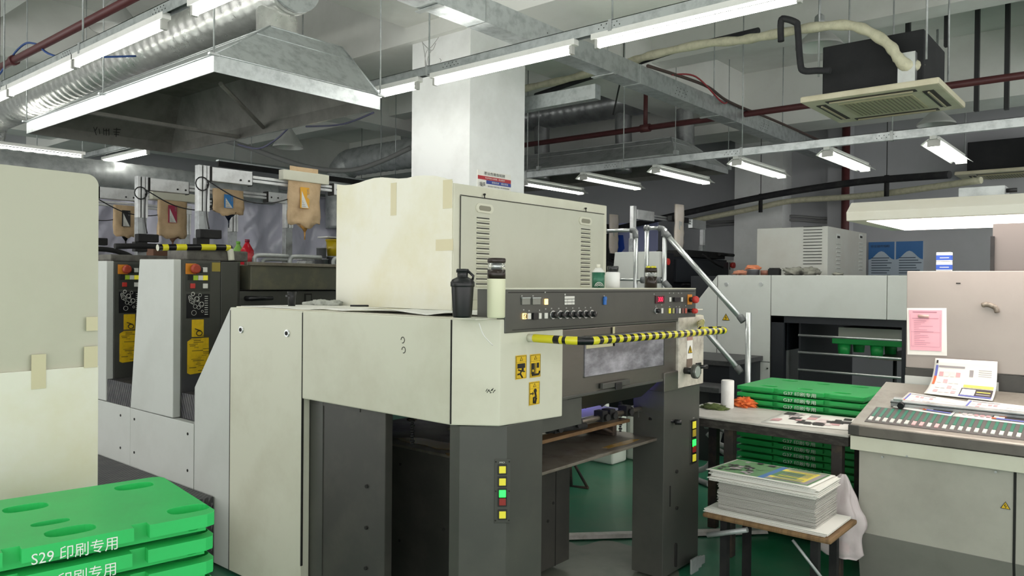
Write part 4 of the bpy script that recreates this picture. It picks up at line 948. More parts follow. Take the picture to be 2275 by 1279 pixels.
    # grab handles on trough
    for x in (3.05, 3.35, 3.75):
        m = M(); m.tube(bez([(x, y+.2, 1.70), (x, y+.2, 1.76), (x+.05, y+.2, 1.78), (x+.28, y+.2, 1.78)], 5), .016, 8); m.out('grab_handle', galvd, t)
    return t
for k in range(4): unit(k)
# ink bag arms
def profile(m, a, b, w_=.05):
    m.box(a, b, .003)
def arm(k, near=True):
    y = 5.4+1.0*k; lab = ['ink bag frame with a tall post over the nearest printing unit', 'ink bag frame over the second printing unit', 'ink bag frame over the third printing unit, holding the red labelled bag', 'ink bag frame over the fourth printing unit, holding the black labelled bag'][k]
    t = thing('ink_bag_stand', lab, 'stand', (3.5, y, 1.73), 'ink bag frames')
    z = 2.375
    for nm, x in (('post', 2.83), ('post', 4.22)):
        m = M(); xa = x-.03
        m.box((xa, y-.03, 1.735), (xa+.075, y+.03, 2.10), .003); m.out('post_sleeve', mat('grey_extrusion', 'a2a6a8', .4, .4, '4a4846', .7, 12), t)
        m = M(); m.box((xa+.0, y-.03, 2.10), (xa+.025, y+.03, 2.44 if x < 3 else 2.36), .003).box((xa+.035, y-.03, 2.10), (xa+.06, y+.03, 2.44 if x < 3 else 2.36), .003).box((xa+.065, y-.03, 2.10), (xa+.085, y+.03, 2.44 if x < 3 else 2.36), .003); m.m(1).box((xa+.02, y-.02, 2.1), (xa+.07, y+.02, 2.43 if x < 3 else 2.35)); m.out('post', [whitealu, seam], t)
    m = M(); m.box((2.90, y-.035, z-.045), (3.23, y+.035, z+.06), .004); m.m(1).box((2.885, y-.035, z-.05), (2.90, y+.035, z+.06)).box((3.228, y-.03, z-.05), (3.236, y+.03, z+.055)); m.m(2)
    for xx in (3.13, 3.2): m.tube([(xx, y-.036, z-.015), (xx, y-.04, z-.015)], .008, 10)
    m.out('beam_cover', [whitealu, seam, ink], t)
    m = M(); m.box((3.23, y-.025, z-.02), (4.0, y+.025, z+.002), .003).box((3.23, y-.025, z+.01), (4.0, y+.025, z+.032), .003); m.out('slide_rail', whitealu, t)
    m = M(); m.box((4.0, y-.035, z-.045), (4.28, y+.035, z+.05), .004); m.m(1).box((3.985, y-.035, z-.05), (4.0, y+.035, z+.052)); m.m(2)
    for xx in (4.03, 4.1): m.tube([(xx, y-.036, z+.0), (xx, y-.04, z+.0)], .008, 10)
    m.out('beam_cover', [whitealu, seam, ink], t)
    m = M(); m.box((2.78, y-.09, 1.90), (2.95, y-.02, 1.965), .008).box((2.76, y-.08, 1.82), (2.86, y-.02, 1.9), .005); m.out('junction_box', blackm, t)
    m = M(); m.tube([(2.82+.05*math.cos(j/12*2*PI), y-.04, 2.30+.05*math.sin(j/12*2*PI)) for j in range(13)], .005, 6)
    m.tube(bez([(2.86, y-.04, 2.33), (3.1, y-.045, 2.22), (3.35, y-.045, 2.20), (3.6, y-.045, 2.27)], 6), .005, 6); m.tube(bez([(2.86, y-.04, 2.3), (2.85, y-.045, 2.1), (2.87, y-.05, 1.97)], 5), .005, 6)
    m.out('cable', black, t)
    return t
for k in range(4): arm(k)
def ink_bag(x0, x1, y, zt, zb, col, word, label, clamp=True, flap=.05):
    t = thing('ink_bag', label, 'ink bag', ((x0+x1)/2, y-.05, zb), 'kraft ink bags')
    W = x1-x0; n = 12; g = []
    m = M(); m.sm = True
    rows = 16
    for i in range(rows+1):
        z = zt+(zb-zt)*i/rows; r_ = []
        for j in range(n+1):
            u = j/n; q = V((x0+W*u, y-.06, z)); f_ = (noise.noise(q*9+V((0, 0, 3)))*.028+.012*abs(noise.noise(V((q.x*6+q.z*14, q.z*16, y)))))*(.3+i/rows)+.012*math.sin(u*PI)
            dz = 0 if i < rows else (.03*noise.noise(V((u*5, y, 1)))-.02*math.sin(u*PI))
            q.y -= f_+.012; q.z += dz; r_.append(q)
        g.append(r_)
    A = [[m.b.verts.new(q) for q in r_] for r_ in g]; B = [[m.b.verts.new(V((q.x, 2*(y-.06)-q.y, q.z))) for q in r_] for r_ in g]
    for i in range(rows):
        for j in range(n): m.f((A[i][j], A[i][j+1], A[i+1][j+1], A[i+1][j])); m.f((B[i][j], B[i+1][j], B[i+1][j+1], B[i][j+1]))
    for i in range(rows): m.f((A[i][0], A[i+1][0], B[i+1][0], B[i][0])); m.f((A[i][n], B[i][n], B[i+1][n], A[i+1][n]))
    for j in range(n): m.f((A[rows][j], A[rows][j+1], B[rows][j+1], B[rows][j]))
    m.sm = False
    m.out('bag_body', kraft, t)
    m = M(); xm = (x0+x1)/2; m.sm = True
    pts = [(xm-.06, zb), (xm-.03, zb-.045), (xm+.0, zb-.085), (xm+.02, zb-.05), (xm+.05, zb-.03), (xm+.07, zb)]
    m.prism([(a, y-.065, b+.012) for a, b in pts], (0, -.012, 0)); m.tube([(xm, y-.07, zb-.06), (xm, y-.07, zb-.13)], [.008, .004], 8)
    m.out('ink_drip', mat('ink_drip_'+word, {'Y': 'b98a4a', 'C': '121a30', 'M': '8a6a58', 'K': '141416'}[word], .25), t)
    if flap:
        m = M(); m.box((x0+.01, y-.065, zt+.06), (x1-.02, y-.058, zt+.06+flap), .002); m.out('top_flap', kraft, t)
    if clamp:
        m = M(); m.box((x0-.07, y-.095, zt-.01), (x1+.07, y-.028, zt+.07), .006); m.out('clamp_bar', cream, t)
    # label
    lx0, lx1 = x0+.29*W, x0+.29*W+.085; lz1 = zt-.035-(zt-zb)*.06; lz0 = lz1-.17*min(1, (zt-zb)/.3); yy = y-.098
    m = M(); m.box((lx0, yy, lz0), (lx1, yy+.003, lz1)); m.m(1).quad([(lx0+.012, yy-.001, lz0+.004), (lx1-.006, yy-.001, lz0+.004), (lx0+.012, yy-.001, lz1-.03)])
    m.m(2)
    for k in range(4): m.box((lx0+.016, yy-.002, lz0+.012+.014*k), (lx0+.05-.008*k, yy-.001, lz0+.016+.014*k))
    m.text('INK', (lx1-.006, yy-.0, lz1-.055), (0, 0, 1), (-1, 0, 0), .016, .045)
    m.out('label', [mat('bag_label_'+word, col, .4), kwhite, mat('label_text', '8a8a86', .6)], t)
ink_bag(3.535, 3.835, 5.4, 2.41, 2.06, 'dfa426', 'Y', 'kraft ink bag with yellow label, largest and nearest of the four')
ink_bag(3.44, 3.72, 6.4, 2.40, 2.19, '2f7fc4', 'C', 'short kraft ink bag with blue label dripping dark ink', clamp=False, flap=0)
ink_bag(3.42, 3.70, 7.4, 2.37, 2.02, 'a82c4c', 'M', 'kraft ink bag with dark red label')
ink_bag(3.42, 3.66, 8.4, 2.37, 2.06, '1c1c1e', 'K', 'kraft ink bag with black label, leftmost of the four', clamp=False)
# bottles and tins on the units
def bottle(px, y, z, r, h, col, capc, label, lab=None):
    c = V((O(px, 570, 'Y', y).x, y, z)); t = thing('drink_bottle', label, 'bottle', c)
    m = M(); m.lathe([(0, r*.9), (.01, r), (h*.6, r), (h*.78, r*.55), (h*.88, r*.3), (h*.92, r*.3)], c, 22); m.out('bottle_body', mat('liquid_'+lab, lab, .15), t)
    m = M(); m.lathe([(h*.9, r*.36), (h, r*.36)], c, 14); m.out('cap', mat('cap_'+capc, capc, .4), t)
    m = M(); m.lathe([(h*.2, r*1.02), (h*.5, r*1.02)], c, 22); m.out('wrapper', mat('wrap_'+str(col), col if col != 'd8dfe0' else 'd04a50', .5), t)
bottle(549, 5.9, 1.701, .055, .24, 'd8dfe0', '8a1f3a', 'large bottle of red drink standing on the printing unit', 'c02030')
bottle(529, 6.1, 1.701, .05, .23, 'b8d89a', '7ac04a', 'green drink bottle partly hidden by the aluminium post', '8cc060')
def stack(px, y, z, w_, hs, label, mt, name='tin_stack', cat='tin'):
    c = V((O(px, 560, 'Y', y).x, y, z)); m = M(); zz = 0
    for i, (h, k) in enumerate(hs):
        dx = .01*math.sin(i*2); m.box(c+V((-w_*k+dx, -.06, zz)), c+V((w_*k+dx, .06, zz+h)), .006); zz += h
    m.out(name, mt, **kw(label, cat))
for i, (w_, h, dz) in enumerate(((.10, .04, 0), (.08, .04, .045), (.09, .045, .09))):
    c = V((O(682, 560, 'Y', 6.1).x+.02*(i % 2), 6.1, 1.701+dz)); m = M(); m.prism([(c.x-w_, 6.05, c.z), (c.x+w_, 6.05, c.z), (c.x+w_*.8, 6.05, c.z+h), (c.x-w_*.8, 6.05, c.z+h)], (0, .14, 0), .003)
    m.out('ink_pouch', mat('white_pouch', 'd4d6d6', .5, 0, '55555a', .8, 20), **kw('%s of the three flat white pouches stacked near the yellow bucket' % ('lowest', 'middle', 'topmost')[i], 'pouch', 'white pouches on the unit'))
for i, (px, h, dz, r) in enumerate(((714, .1, 0, .062), (714, .1, .105, .045), (742, .13, 0, .07))):
    c = V((O(px, 560, 'Y', 5.98).x, 5.98, 1.701+dz)); m = M(); m.lathe([(0, r), (h*.9, r), (h*.9, r*1.05), (h, r*1.05)], c, 20)
    m.out('metal_tin', mat('tin_grey', '9b9da2', .35, .5), **kw(['wide grey tin beside the white pouches', 'smaller grey tin standing on the wide one', 'grey tin with a white label under the yellow bucket'][i], 'tin'))
c = V((O(742, 560, 'Y', 5.98).x, 5.98, 1.832)); t = thing('yellow_bucket', 'translucent yellow bucket at the left edge of the louvred cabinet', 'bucket', c)
m = M(); m.lathe([(0, .062), (.14, .074)], c, 24); m.out('bucket_body', mat('bucket_yellow', 'c2aa1c', .3), t); m = M(); m.lathe([(.14, .08), (.158, .08), (.158, .07)], c, 24); m.out('lid_rim', mat('bucket_yellow', 'c2aa1c', .3), t)
m = M(); a = c+V((-.03, -.08, .168)); m.box((a.x-.1, a.y, a.z), (a.x+.12, a.y+.16, a.z+.012)); m.out('paper_packet', white, **kw('white packet lying on top of the yellow bucket', 'packet'))
# plastic curtain
m = M(); m.sm = True; n = 150; nz = 26; xa, xb = 3.7, 8.35; A = []
for i in range(n+1):
    x = xa+(xb-xa)*i/n; r_ = []
    for j in range(nz+1):
        v = j/nz; z = 2.9-v*1.9
        yy = 10+.05*math.sin(x*9+.6*math.sin(z*3)+v*2)*(1-.4*v)+.07*noise.noise(V((x*4, z*1.2, 0)))+.07*noise.noise(V((x*9-z*7, z*2, 4)))+.02*noise.noise(V((x*22, z*7, 9)))
        r_.append(m.b.verts.new((x, yy, z)))
    A.append(r_)
for i in range(n):
    for j in range(nz): m.f((A[i][j], A[i][j+1], A[i+1][j+1], A[i+1][j]))
o = m.out('plastic_curtain', mat('curtain_film', 'dad9ea', .28, 0, 'bcbcd0', .3, 3, spec=.8), **kw('creased lilac grey plastic curtain hanging behind the ink bags', 'curtain'))
sd = o.modifiers.new('thick', 'SOLIDIFY'); sd.thickness = .002
m = M(); m.tube([(3.6, 10, 2.93), (8.4, 10, 2.93)], .02, 8)
for x in (4, 6, 8): rod(m, (x, 10, 2.93), CZ, .006)
m.out('curtain_rail', galvd, **kw('thin rail carrying the plastic curtain', 'rail'))
# background machine pieces left (boxes behind curtain edge)
m = M(); a = O(275, 450, 'Y', 9.7); m.box((3.9, 10.6, 0), (4.35, 11, 2.9), .01); m.out('grey_cupboard', lgrey, **kw('pale cupboard side seen between the cream cabinet and the first ink bag', 'cupboard'))
m = M(); q = O(350, 550, 'Y', 9.0); m.box((q.x-.05, 9, 1.2), (q.x+.55, 9.4, 1.98), .01); m.out('cardboard_box', mat('cardboard', '7c5a48', .8), **kw('brown carton behind the red labelled ink bag', 'box'))
m = M(); m.box((3.0, 8.95, 0), (4.6, 9.45, 1.2), .01); m.out('feeder_table', dgrey2, **kw('dark low feeder table behind the last printing unit', 'table'))
# platform
m = M(); m.box((1.45, 4.3, .0), (2.345, 9.2, .30), .004); m.out('tread_platform', treadm, **kw('black tread plate platform along the near press', 'platform'))
# ================================================================== left cabinet and green pallets
cy = 2.93; a = O(218, 640, 'Y', cy); xr = a.x; zt = O(210, 388, 'Y', cy).z; zs = O(216, 813, 'Y', cy).z
t = thing('feeder_cabinet', 'tall cream machine cabinet with rounded top corner at the left edge', 'cabinet', (xr-.4, cy+.3, 0))
m = M(); pr = [(-1.2, 0.02), (xr, 0.02)]+[(xr-.04+.04*math.cos(u), zt-.04+.04*math.sin(u)) for u in [k/8*PI/2 for k in range(9)]]+[(-1.2, zt+.015)]
m.prism([(x, cy, z) for x, z in pr], (0, .6, 0), .0); m.out('body', mat('cabinet_beige', 'bdbcab', .5, 0, 'a9a794', .5, 1.5), t)
m = M(); m.box((-1.2, cy-.012, .05), (xr-.002, cy-.001, zs+.002), .002); m.out('cardboard_lining', cream2, t, label='whitish board taped over the lower half')
m = M()
for px0, py0, px1, py1 in ((70, 788, 102, 862), (187, 770, 217, 815), (192, 704, 217, 734)):
    a = O(px0, py0, 'Y', cy-.014); b = O(px1, py1, 'Y', cy-.014); m.box((a.x, cy-.0145, b.z), (min(b.x, xr), cy-.0125, a.z))
m.out('tape_strip', tape, t)
# pallets
def frame_z(px, py, z): return O(px, py, 'Z', z)
FIX[0] = False
def pallet(name, L, Wd, hth, holes, slots, txt, mt, tsz, tw, tx0, label, group, cat='pallet'):
    t = thing(name, label, cat, (0, 0, 0), group)
    # deck outline with slots along the front edge, y from 0 (front) to Wd; x from -L..0
    m = M(); r = .03
    pts = []
    cur = -L
    fr = [(-L, 0)]
    for s0, s1 in slots: fr += [(s0, 0), (s0, .03), (s1, .03), (s1, 0)]
    fr += [(-r, 0), (-r*.3, r*.3), (0, r), (0, Wd-r), (-r*.3, Wd-r*.3), (-r, Wd), (-L, Wd)]
    t2 = bmesh.new(); vs = [t2.verts.new((x, y, hth*.38)) for x, y in fr]; face = t2.faces.new(vs)
    # cut holes by building top as triangle fill with hole loops
    bmesh.ops.delete(t2, geom=[face], context='FACES_ONLY')
    edges = list(t2.edges); loops = []
    for hx, hy, ra, rb in holes:
        lv = [t2.verts.new((hx+ra*math.copysign(abs(math.cos(k/20*2*PI))**.7, math.cos(k/20*2*PI)), hy+rb*math.copysign(abs(math.sin(k/20*2*PI))**.7, math.sin(k/20*2*PI)), hth*.38)) for k in range(20)]
        loops.append(lv)
        for k in range(20): edges.append(t2.edges.new((lv[k], lv[(k+1) % 20])))
    res = bmesh.ops.triangle_fill(t2, use_beauty=True, use_dissolve=False, edges=edges)
    fs = [g for g in res['geom'] if isinstance(g, bmesh.types.BMFace)]
    ext = bmesh.ops.extrude_face_region(t2, geom=fs)
    for v in [g for g in ext['geom'] if isinstance(g, bmesh.types.BMVert)]: v.co.z = hth
    # bevel outer top edges
    bmesh.ops.recalc_face_normals(t2, faces=t2.faces)
    te = [e for e in t2.edges if abs(e.verts[0].co.z-hth) < 1e-5 and abs(e.verts[1].co.z-hth) < 1e-5 and len(e.link_faces) == 2 and e.calc_face_angle(0) > .8]
    bmesh.ops.bevel(t2, geom=te, offset=.005, segments=2, affect='EDGES', profile=.5, clamp_overlap=True)
    m.merge(t2)
    for hx, hy, ra, rb in holes: m.tube([(hx, hy, hth*.1), (hx, hy, hth*.5)], [ra*.8, ra*.95], 16)
    m.box((-L+.01, .04, 0), (-.02, Wd-.04, hth*.40))
    m.out('deck', mt, t)
    m = M(); m.text(txt, (tx0, -.0005, hth*.5), (1, 0, 0), (0, 0, 1), tsz, tw, depth=.001); m.out('lettering', mat('stencil_white', 'e4ece4', .6), t)
    return t
sc0 = O(485, 1165, 'Z', .92); sc1 = O(175, 1215, 'Z', .92); 
fd = (O(485, 1165, 'Z', .92)-O(0, 1262, 'Z', .92)).normalized(); ang = math.atan2(fd.y, fd.x)
bk = O(312, 1073, 'Z', .95)
Wd = (bk-sc0).length+.03
pitch = 52/FP*((sc0-EYE).dot(CF)); hth = pitch*.86
rm = Matrix.Rotation(-ang, 3, 'Z')
def loc(px, py): q = rm @ (O(px, py, 'Z', .95)-V((sc0.x, sc0.y, .95))); return q.x, q.y
holes = []
for px, py, ra, rb in ((431, 1143, .055, .037), (298, 1083, .055, .037), (57, 1131, .055, .037), (112, 1164, .045, .022), (175, 1203, .058, .037)):
    x_, y_ = loc(px, py); holes.append((x_, min(max(y_, rb+.045), Wd-rb-.03), ra, rb))
sa, sb = loc(313, 1190)[0], loc(345, 1180)[0]; sc_, sd_ = loc(22, 1262)[0], loc(64, 1250)[0]
tx = loc(98, 1262)[0]; tx2 = loc(294, 1215)[0]
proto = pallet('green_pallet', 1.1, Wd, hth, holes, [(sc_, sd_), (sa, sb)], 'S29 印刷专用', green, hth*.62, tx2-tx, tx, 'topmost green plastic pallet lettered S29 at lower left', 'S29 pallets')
proto.children[0].children
for ch in proto.children:
    if ch.name.startswith('lettering'): ch.location.z -= hth*.31
proto.rotation_euler.z = ang; ztop = .955
proto.location = (sc0.x, sc0.y, ztop-hth)
names = ['topmost', 'second', 'third', 'fourth', 'fifth', 'sixth', 'seventh', 'eighth', 'ninth', 'tenth', 'eleventh', 'twelfth', 'thirteenth', 'fourteenth', 'fifteenth', 'sixteenth', 'seventeenth', 'eighteenth', 'nineteenth', 'twentieth']
nP = int((ztop-hth-FZ)/pitch)
for k in range(1, nP+1):
    c = ctree(proto); c.location.z = ztop-hth-k*pitch; c.location.x += .004*math.sin(k*5)
    c['label'] = '%s green plastic pallet from the top of the S29 stack at lower left' % names[k] if k < 5 else 'green plastic pallet low in the S29 stack at lower left, below the picture edge'
FIX[0] = True
# ================================================================== side table, G37 pallets, paper
TH = .75
tx0, tx1, ty0, ty1 = 4.53, 5.12, 1.34, 2.45
t = thing('side_table', 'dark edged work table with a stained white top in front of the G37 pallets', 'table', ((tx0+tx1)/2, (ty0+ty1)/2, 0))
m = M(); m.box((tx0, ty0-.02, TH-.012), (tx1, ty1, TH), .003); m.out('tabletop', mat('stained_top', 'c9c6c0', .5, 0, '8b8880', .8, 4), t)
m = M(); m.box((tx0+.004, ty0-.02, TH-.065), (tx1-.004, ty1-.004, TH-.013), .003); m.out('table_frame', mat('rough_black_board', '2c2926', .8, 0, '5a5650', .7, 14, stretch=(1, 1, 4)), t)
for x, y in ((tx0+.06, 2.05), (tx1-.06, 2.38), (tx0+.05, ty0+.05), (tx1-.06, ty0+.06)):
    m = M(); m.box((x-.03, y-.03, 0), (x+.03, y+.03, TH-.066), .003); m.out('leg', darkwood, t)
FIX[0] = False
p0 = O(1922, 885, 'X', 5.16); gl = O(1644, 854, 'X', 5.16)
GL = gl.y-p0.y+.02; gp = 15.4/FP*((V((5.16, 1.8, .8))-EYE).dot(CF)); gz = (p0.z+gl.z)/2+.0; gW = .62; gh = gp*.9
hl = [(-.18, .12, .06, .03), (-.18, gW-.1, .06, .03), (-GL+.18, .12, .06, .03), (-GL+.18, gW-.1, .06, .03), (-GL/2, .14, .05, .028), (-GL/2, gW-.12, .05, .028)]
u = lambda px: -(O(px, 870, 'X', 5.16).y-p0.y)
def su(px): return (O(px, 870, 'X', 5.16).y-p0.y)   # distance from right end
# in pallet space +x runs to the right end (0), front faces -y; world: +x -> -Y, +y -> +X
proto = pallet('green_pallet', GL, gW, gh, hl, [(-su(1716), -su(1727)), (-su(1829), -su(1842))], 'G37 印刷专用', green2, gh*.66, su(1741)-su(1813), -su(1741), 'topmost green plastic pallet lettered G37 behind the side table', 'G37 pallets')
for ch in proto.children:
    if ch.name.startswith('lettering'): ch.location.z -= gh*.33
proto.rotation_euler.z = -PI/2
proto.location = (5.16, p0.y, gz-gh)
n = int((gz-gh-FZ)/gp)
for k in range(1, n+1):
    c = ctree(proto); c.location.z = gz-gh-k*gp; c.location.y += .006*math.sin(k*3.1); c.location.x += .004*math.cos(k*2.)
    c['label'] = ('%s G37 pallet from the top of the stack behind the side table' % names[k].capitalize()) if k < 12 else 'G37 pallet hidden low in the stack behind the paper pile'
FIX[0] = True
# things on side table
c = O(1616, 906, 'Z', TH+.001); dd = (c-EYE).dot(CF)/FP; m = M(); m.lathe([(0, 13.5*dd), (.004, 14*dd), (60*dd, 14*dd), (62*dd, 13*dd)], c, 24)
m.out('white_roll', mat('roll_white', 'ecebe8', .7, 0, 'c9c5bd', .5, 9), **kw('white upright paper roll on the side table', 'roll'))
c = O(1652, 903, 'Z', TH+.0); m = M(); m.blob(c+V((.02, 0, .022)), (.07, .07, .035), .8, 3.5, 4, 3); m.out('orange_rag', orangerag, **kw('crumpled orange rag beside the white roll', 'rag'))
c = O(1585, 908, 'Z', TH); m = M(); m.blob(c+V((0, 0, .012)), (.05, .085, .022), .7, 3, 3, 5); m.out('sponge', mat('green_sponge', '5c6a3c', .95, 0, '2c3020', .9, 14), **kw('flattened dirty green sponge at the left end of the side table', 'sponge'))
c = O(1600, 836, 'X', 5.6)
pts = [O(1690, 938, 'Z', TH), O(1748, 914, 'Z', TH), O(1905, 930, 'Z', TH), O(1890, 957, 'Z', TH)]
sheet('proof_sheet', [q+V((0, 0, .001)) for q in pts], 'printed proof sheet with dark pictures lying on the side table', 'paper', amp=.001)
def patches(name, P, rects, mats, par=None, off=.004, **k):
    m = M(); P = [V(q) for q in P]
    nn = (P[1]-P[0]).cross(P[3]-P[0]).normalized(); nn = nn if nn.dot(EYE-P[0]) > 0 else -nn
    for (u0, u1, v0, v1, i) in rects:
        m.m(i); k_ = rects.index((u0, u1, v0, v1, i)); f = lambda u, v: P[0].lerp(P[1], u).lerp(P[3].lerp(P[2], u), v)+nn*(off+.00012*k_)
        m.quad([f(u0, v0), f(u1, v0), f(u1, v1), f(u0, v1)])
    return m.out(name, mats, par, **k)
ps = bpy.data.objects[[o.name for o in SC.objects if o.name.startswith('proof_sheet')][0]]
cm = [mat('print_dark', '3c3438', .6), mat('print_grey', 'a09a9c', .6), mat('print_pink', 'd6a8ac', .6), mat('print_blue', '6a70b8', .6), mat('print_yellow', 'e8d860', .6), mat('print_orange', 'd8643a', .6), mat('print_green', '5d8a5c', .6), mat('print_pale', 'e8d8d8', .7), paper, mat('print_sky', '4a78b0', .6)]
random.seed(11); rc = []
for k in range(26):
    a, b = random.random()*.8+.05, random.random()*.7+.1; rc.append((b, b+.1+.1*random.random(), a, a+.07+.1*random.random(), random.choice([0, 0, 0, 1, 2, 7])))
patches('printed_pictures', pts, rc, cm, ps, off=.005)
# paper pile on a low trolley
bz = .33; A_ = O(1555, 1140, 'Z', bz); B_ = O(1840, 1195, 'Z', bz)
bx0 = (A_.x+B_.x)/2; by0, by1 = B_.y-.02, A_.y
t = thing('low_trolley', 'low worn wooden trolley board under the pile of printed sheets', 'trolley', (bx0+.3, (by0+by1)/2, 0))
m = M(); m.box((bx0, by0, bz-.026), (bx0+.45, by1, bz), .012); m.out('board', wood, t)
for x in (bx0+.08, bx0+.38):
    for y in (by0+.1, by1-.1): m = M(); m.box((x-.02, y-.02, .0), (x+.02, y+.02, bz-.04)); m.out('leg', blackm, t)
m = M(); m.tube([(bx0+.03, by0+.05, .12), (bx0+.03, by0+.2, bz-.05)], .008, 6); m.tube([(bx0+.03, by1-.02, .2), (bx0+.03, by1-.25, bz-.05)], .015, 6); m.out('brace', galvd, t)
ptz = .56
def pile(x0, y0, x1, y1, z0, z1, n, jit, seed, fan=0):
    random.seed(seed); m = M()
    for k in range(n):
        a = random.uniform(-jit, jit); b = random.uniform(-jit, jit)+fan*(k/n); za = z0+(z1-z0)*k/n; zb = z0+(z1-z0)*(k+.72)/n
        m.box((x0+a, y0+b, za), (x1+a, y1+b, zb))
    return m
pile(bx0+.03, by0+.03, bx0+.42, by1-.0, bz+.001, bz+.02, 5, .008, 1).out('backing_sheets', paper, **kw('thin spread of large sheets lying directly on the trolley board', 'paper'))
pile(bx0+.07, by0+.10, bx0+.41, by1-.06, bz+.021, ptz-.055, 46, .006, 2).out('sheet_pile', papere, **kw('tall pile of printed sheets, grey cut edges, on the low trolley', 'paper pile', None, 'stuff'))
pile(bx0+.05, by0+.09, bx0+.40, by1-.02, ptz-.054, ptz-.004, 12, .015, 3).out('sheet_pile', paper, **kw('loose white bundle of sheets crowning the pile on the trolley', 'paper pile', None, 'stuff'))
P4 = [(bx0+.04, by1+.0, ptz), (bx0+.04, by0+.12, ptz), (bx0+.39, by0+.1, ptz), (bx0+.39, by1-.03, ptz)]
sheet('proof_sheet', P4, 'green and blue printed sheet on top of the sheet pile', 'paper', amp=.004)
ps = [o for o in SC.objects if o.name.startswith('proof_sheet')][-1]
rc = [(.03, .97, .05, .95, 6), (.02, .98, .02, .05, 8), (.5, .95, .1, .9, 1), (.52, .9, .2, .85, 4), (.55, .8, .3, .7, 6), (.5, .56, .05, .95, 9)]
random.seed(4)
for k in range(30):
    a, b = random.uniform(.05, .42), random.uniform(.08, .85); rc.append((a, a+.04+.04*random.random(), b, b+.04+.06*random.random(), random.choice([0, 0, 1, 6, 1])))
for k in range(16): b = .12+.05*k; rc.append((.62, .88, b, b+.02, random.choice([3, 4, 1, 6])))
patches('printed_pictures', P4, rc, cm, ps, off=.006)
# hanging plastic bag
m = M(); c = O(1868, 1060, 'X', bx0-.02); top = O(1868, 1050, 'X', 4.49); bot = O(1862, 1232, 'X', 4.49)
pts = []; H = top.z-bot.z
n = 26; m.sm = True; rings = []
for i in range(n+1):
    v = i/n; z = top.z-H*v; r_ = .012+.095*min(1, v*2.2)**.8*(1 if v < .93 else (1-(v-.93)*6)); ring = []
    for k in range(28):
        a = k/28*2*PI; rr = r_*(1+.22*math.sin(a*5+v*4)+.25*noise.noise(V((math.cos(a)*1.5, math.sin(a)*1.5, v*5))))
        ring.append(m.b.verts.new((4.47+rr*.45*math.cos(a), top.y-.02+rr*math.sin(a)+.02*math.sin(v*3), z)))
    rings.append(ring)
for i in range(n):
    for k in range(28): m.f((rings[i][k], rings[i+1][k], rings[i+1][(k+1) % 28], rings[i][(k+1) % 28]))
m.f(rings[-1]); m.out('plastic_bag', mat('bag_film', 'e6d9da', .3, 0, 'f2eeee', .6, 8, alpha=.72, bump=.6, bscale=12), **kw('translucent pinkish plastic bag hanging from the side table corner', 'bag'))
t_ = M(); t_.blob((4.47, top.y-.02, bot.z+.05), (.025, .05, .04), .4, 3, 2, 4); t_.out('red_wad', mat('red_wad', 'b8484a', .7), **kw('red scrap at the bottom of the hanging plastic bag', 'scrap'))
# ================================================================== console
CX = 4.515; CYL = 1.306; CYR = -1.2
t = thing('color_console', 'long press console with a sloping desk, green and white ink keys and tall back board', 'console', (4.9, .3, 0))
cx1 = 5.25; zf, zb = .824, .99
m = M(); m.prism([(CX, CYL, .765), (CX, CYL, zf-.006), (CX+.012, CYL, zf), (cx1, CYL, zb), (cx1, CYL, .765)], (0, CYR-CYL, 0), .003); m.out('sloping_desk', mat('desk_steel', 'a5a097', .38, .5, '7c766c', .7, 5), t)
m = M(); m.box((CX-.012, CYR, .763), (CX, CYL+.004, zf-.008), .003); m.m(1).box((CX-.016, CYL-.05, .763), (CX+.03, CYL+.008, zf-.006), .004); m.out('front_bumper', [mat('worn_bumper', '6a655f', .45, .2, '3c3833', .6, 5), dgrey2], t)
m = M(); m.box((CX-.002, CYR, .679), (CX+.1, CYL-.001, .757), .003); m.m(1).box((CX+.012, CYR, .745), (CX+.1, CYL-.01, .765)); m.out('front_trim', [cream, seam], t)
m = M(); m.prism([(CX+.03, CYL-.04, .679), (CX+.03, CYL-.04, .21), (CX+.11, CYL-.04, .02), (cx1-.02, CYL-.04, .02), (cx1-.02, CYL-.04, .765), (CX+.12, CYL-.04, .765), (CX+.12, CYL-.04, .68)], (0, CYR-CYL, 0), .003); m.out('cabinet_body', mat('console_grey', 'aeaca2', .45, 0, '8f8c82', .5, 3), t)
m = M(); m.prism([(CX+.028, CYL-.035, .215), (CX+.108, CYL-.035, .02), (CX+.115, CYL-.035, .02), (CX+.035, CYL-.035, .22)], (0, CYR-CYL, 0)); m.out('kick_strip', mat('kick_grey', '82817a', .5, 0, '6b6a64', .5, 3), t)
q = O(2254, 1150, 'X', CX+.03); m = M(); m.box((CX+.026, q.y-.006, .22), (CX+.031, q.y+.006, .678)); m.prism([(CX+.026, q.y-.006, .22), (CX+.106, q.y-.006, .02), (CX+.112, q.y-.006, .02), (CX+.032, q.y-.006, .22)], (0, .012, 0)); m.out('door_gap', seam, t)
q = O(2234, 1124, 'X', CX+.03); tri_sign((CX+.029, q.y, q.z), (0, -1, 0), (-1, 0, 0), .022, t)
m = M()
for px, py in ((2015, 1013), (2212, 1048), (1960, 1015)): q = O(px, py, 'X', CX); m.tube([q+V((-.003, 0, 0)), q+V((.01, 0, 0))], .006, 8)
m.out('screw', galvd, t)
sn = V((-(zb-zf), 0, cx1-CX-.012)).normalized(); sr = V((cx1-CX-.012, 0, zb-zf)).normalized(); sp = V((CX+.012, 0, zf))
def onS(px, py, h=0): return OP(px, py, sp+sn*h, sn)
def sl(u, y, h=0): return sp+sr*u+sn*h+V((0, y, 0))
q0 = onS(1930, 925); u0 = (q0-sp).dot(sr)
fa, fb = onS(1930, 933), onS(1945, 905)
m = M()
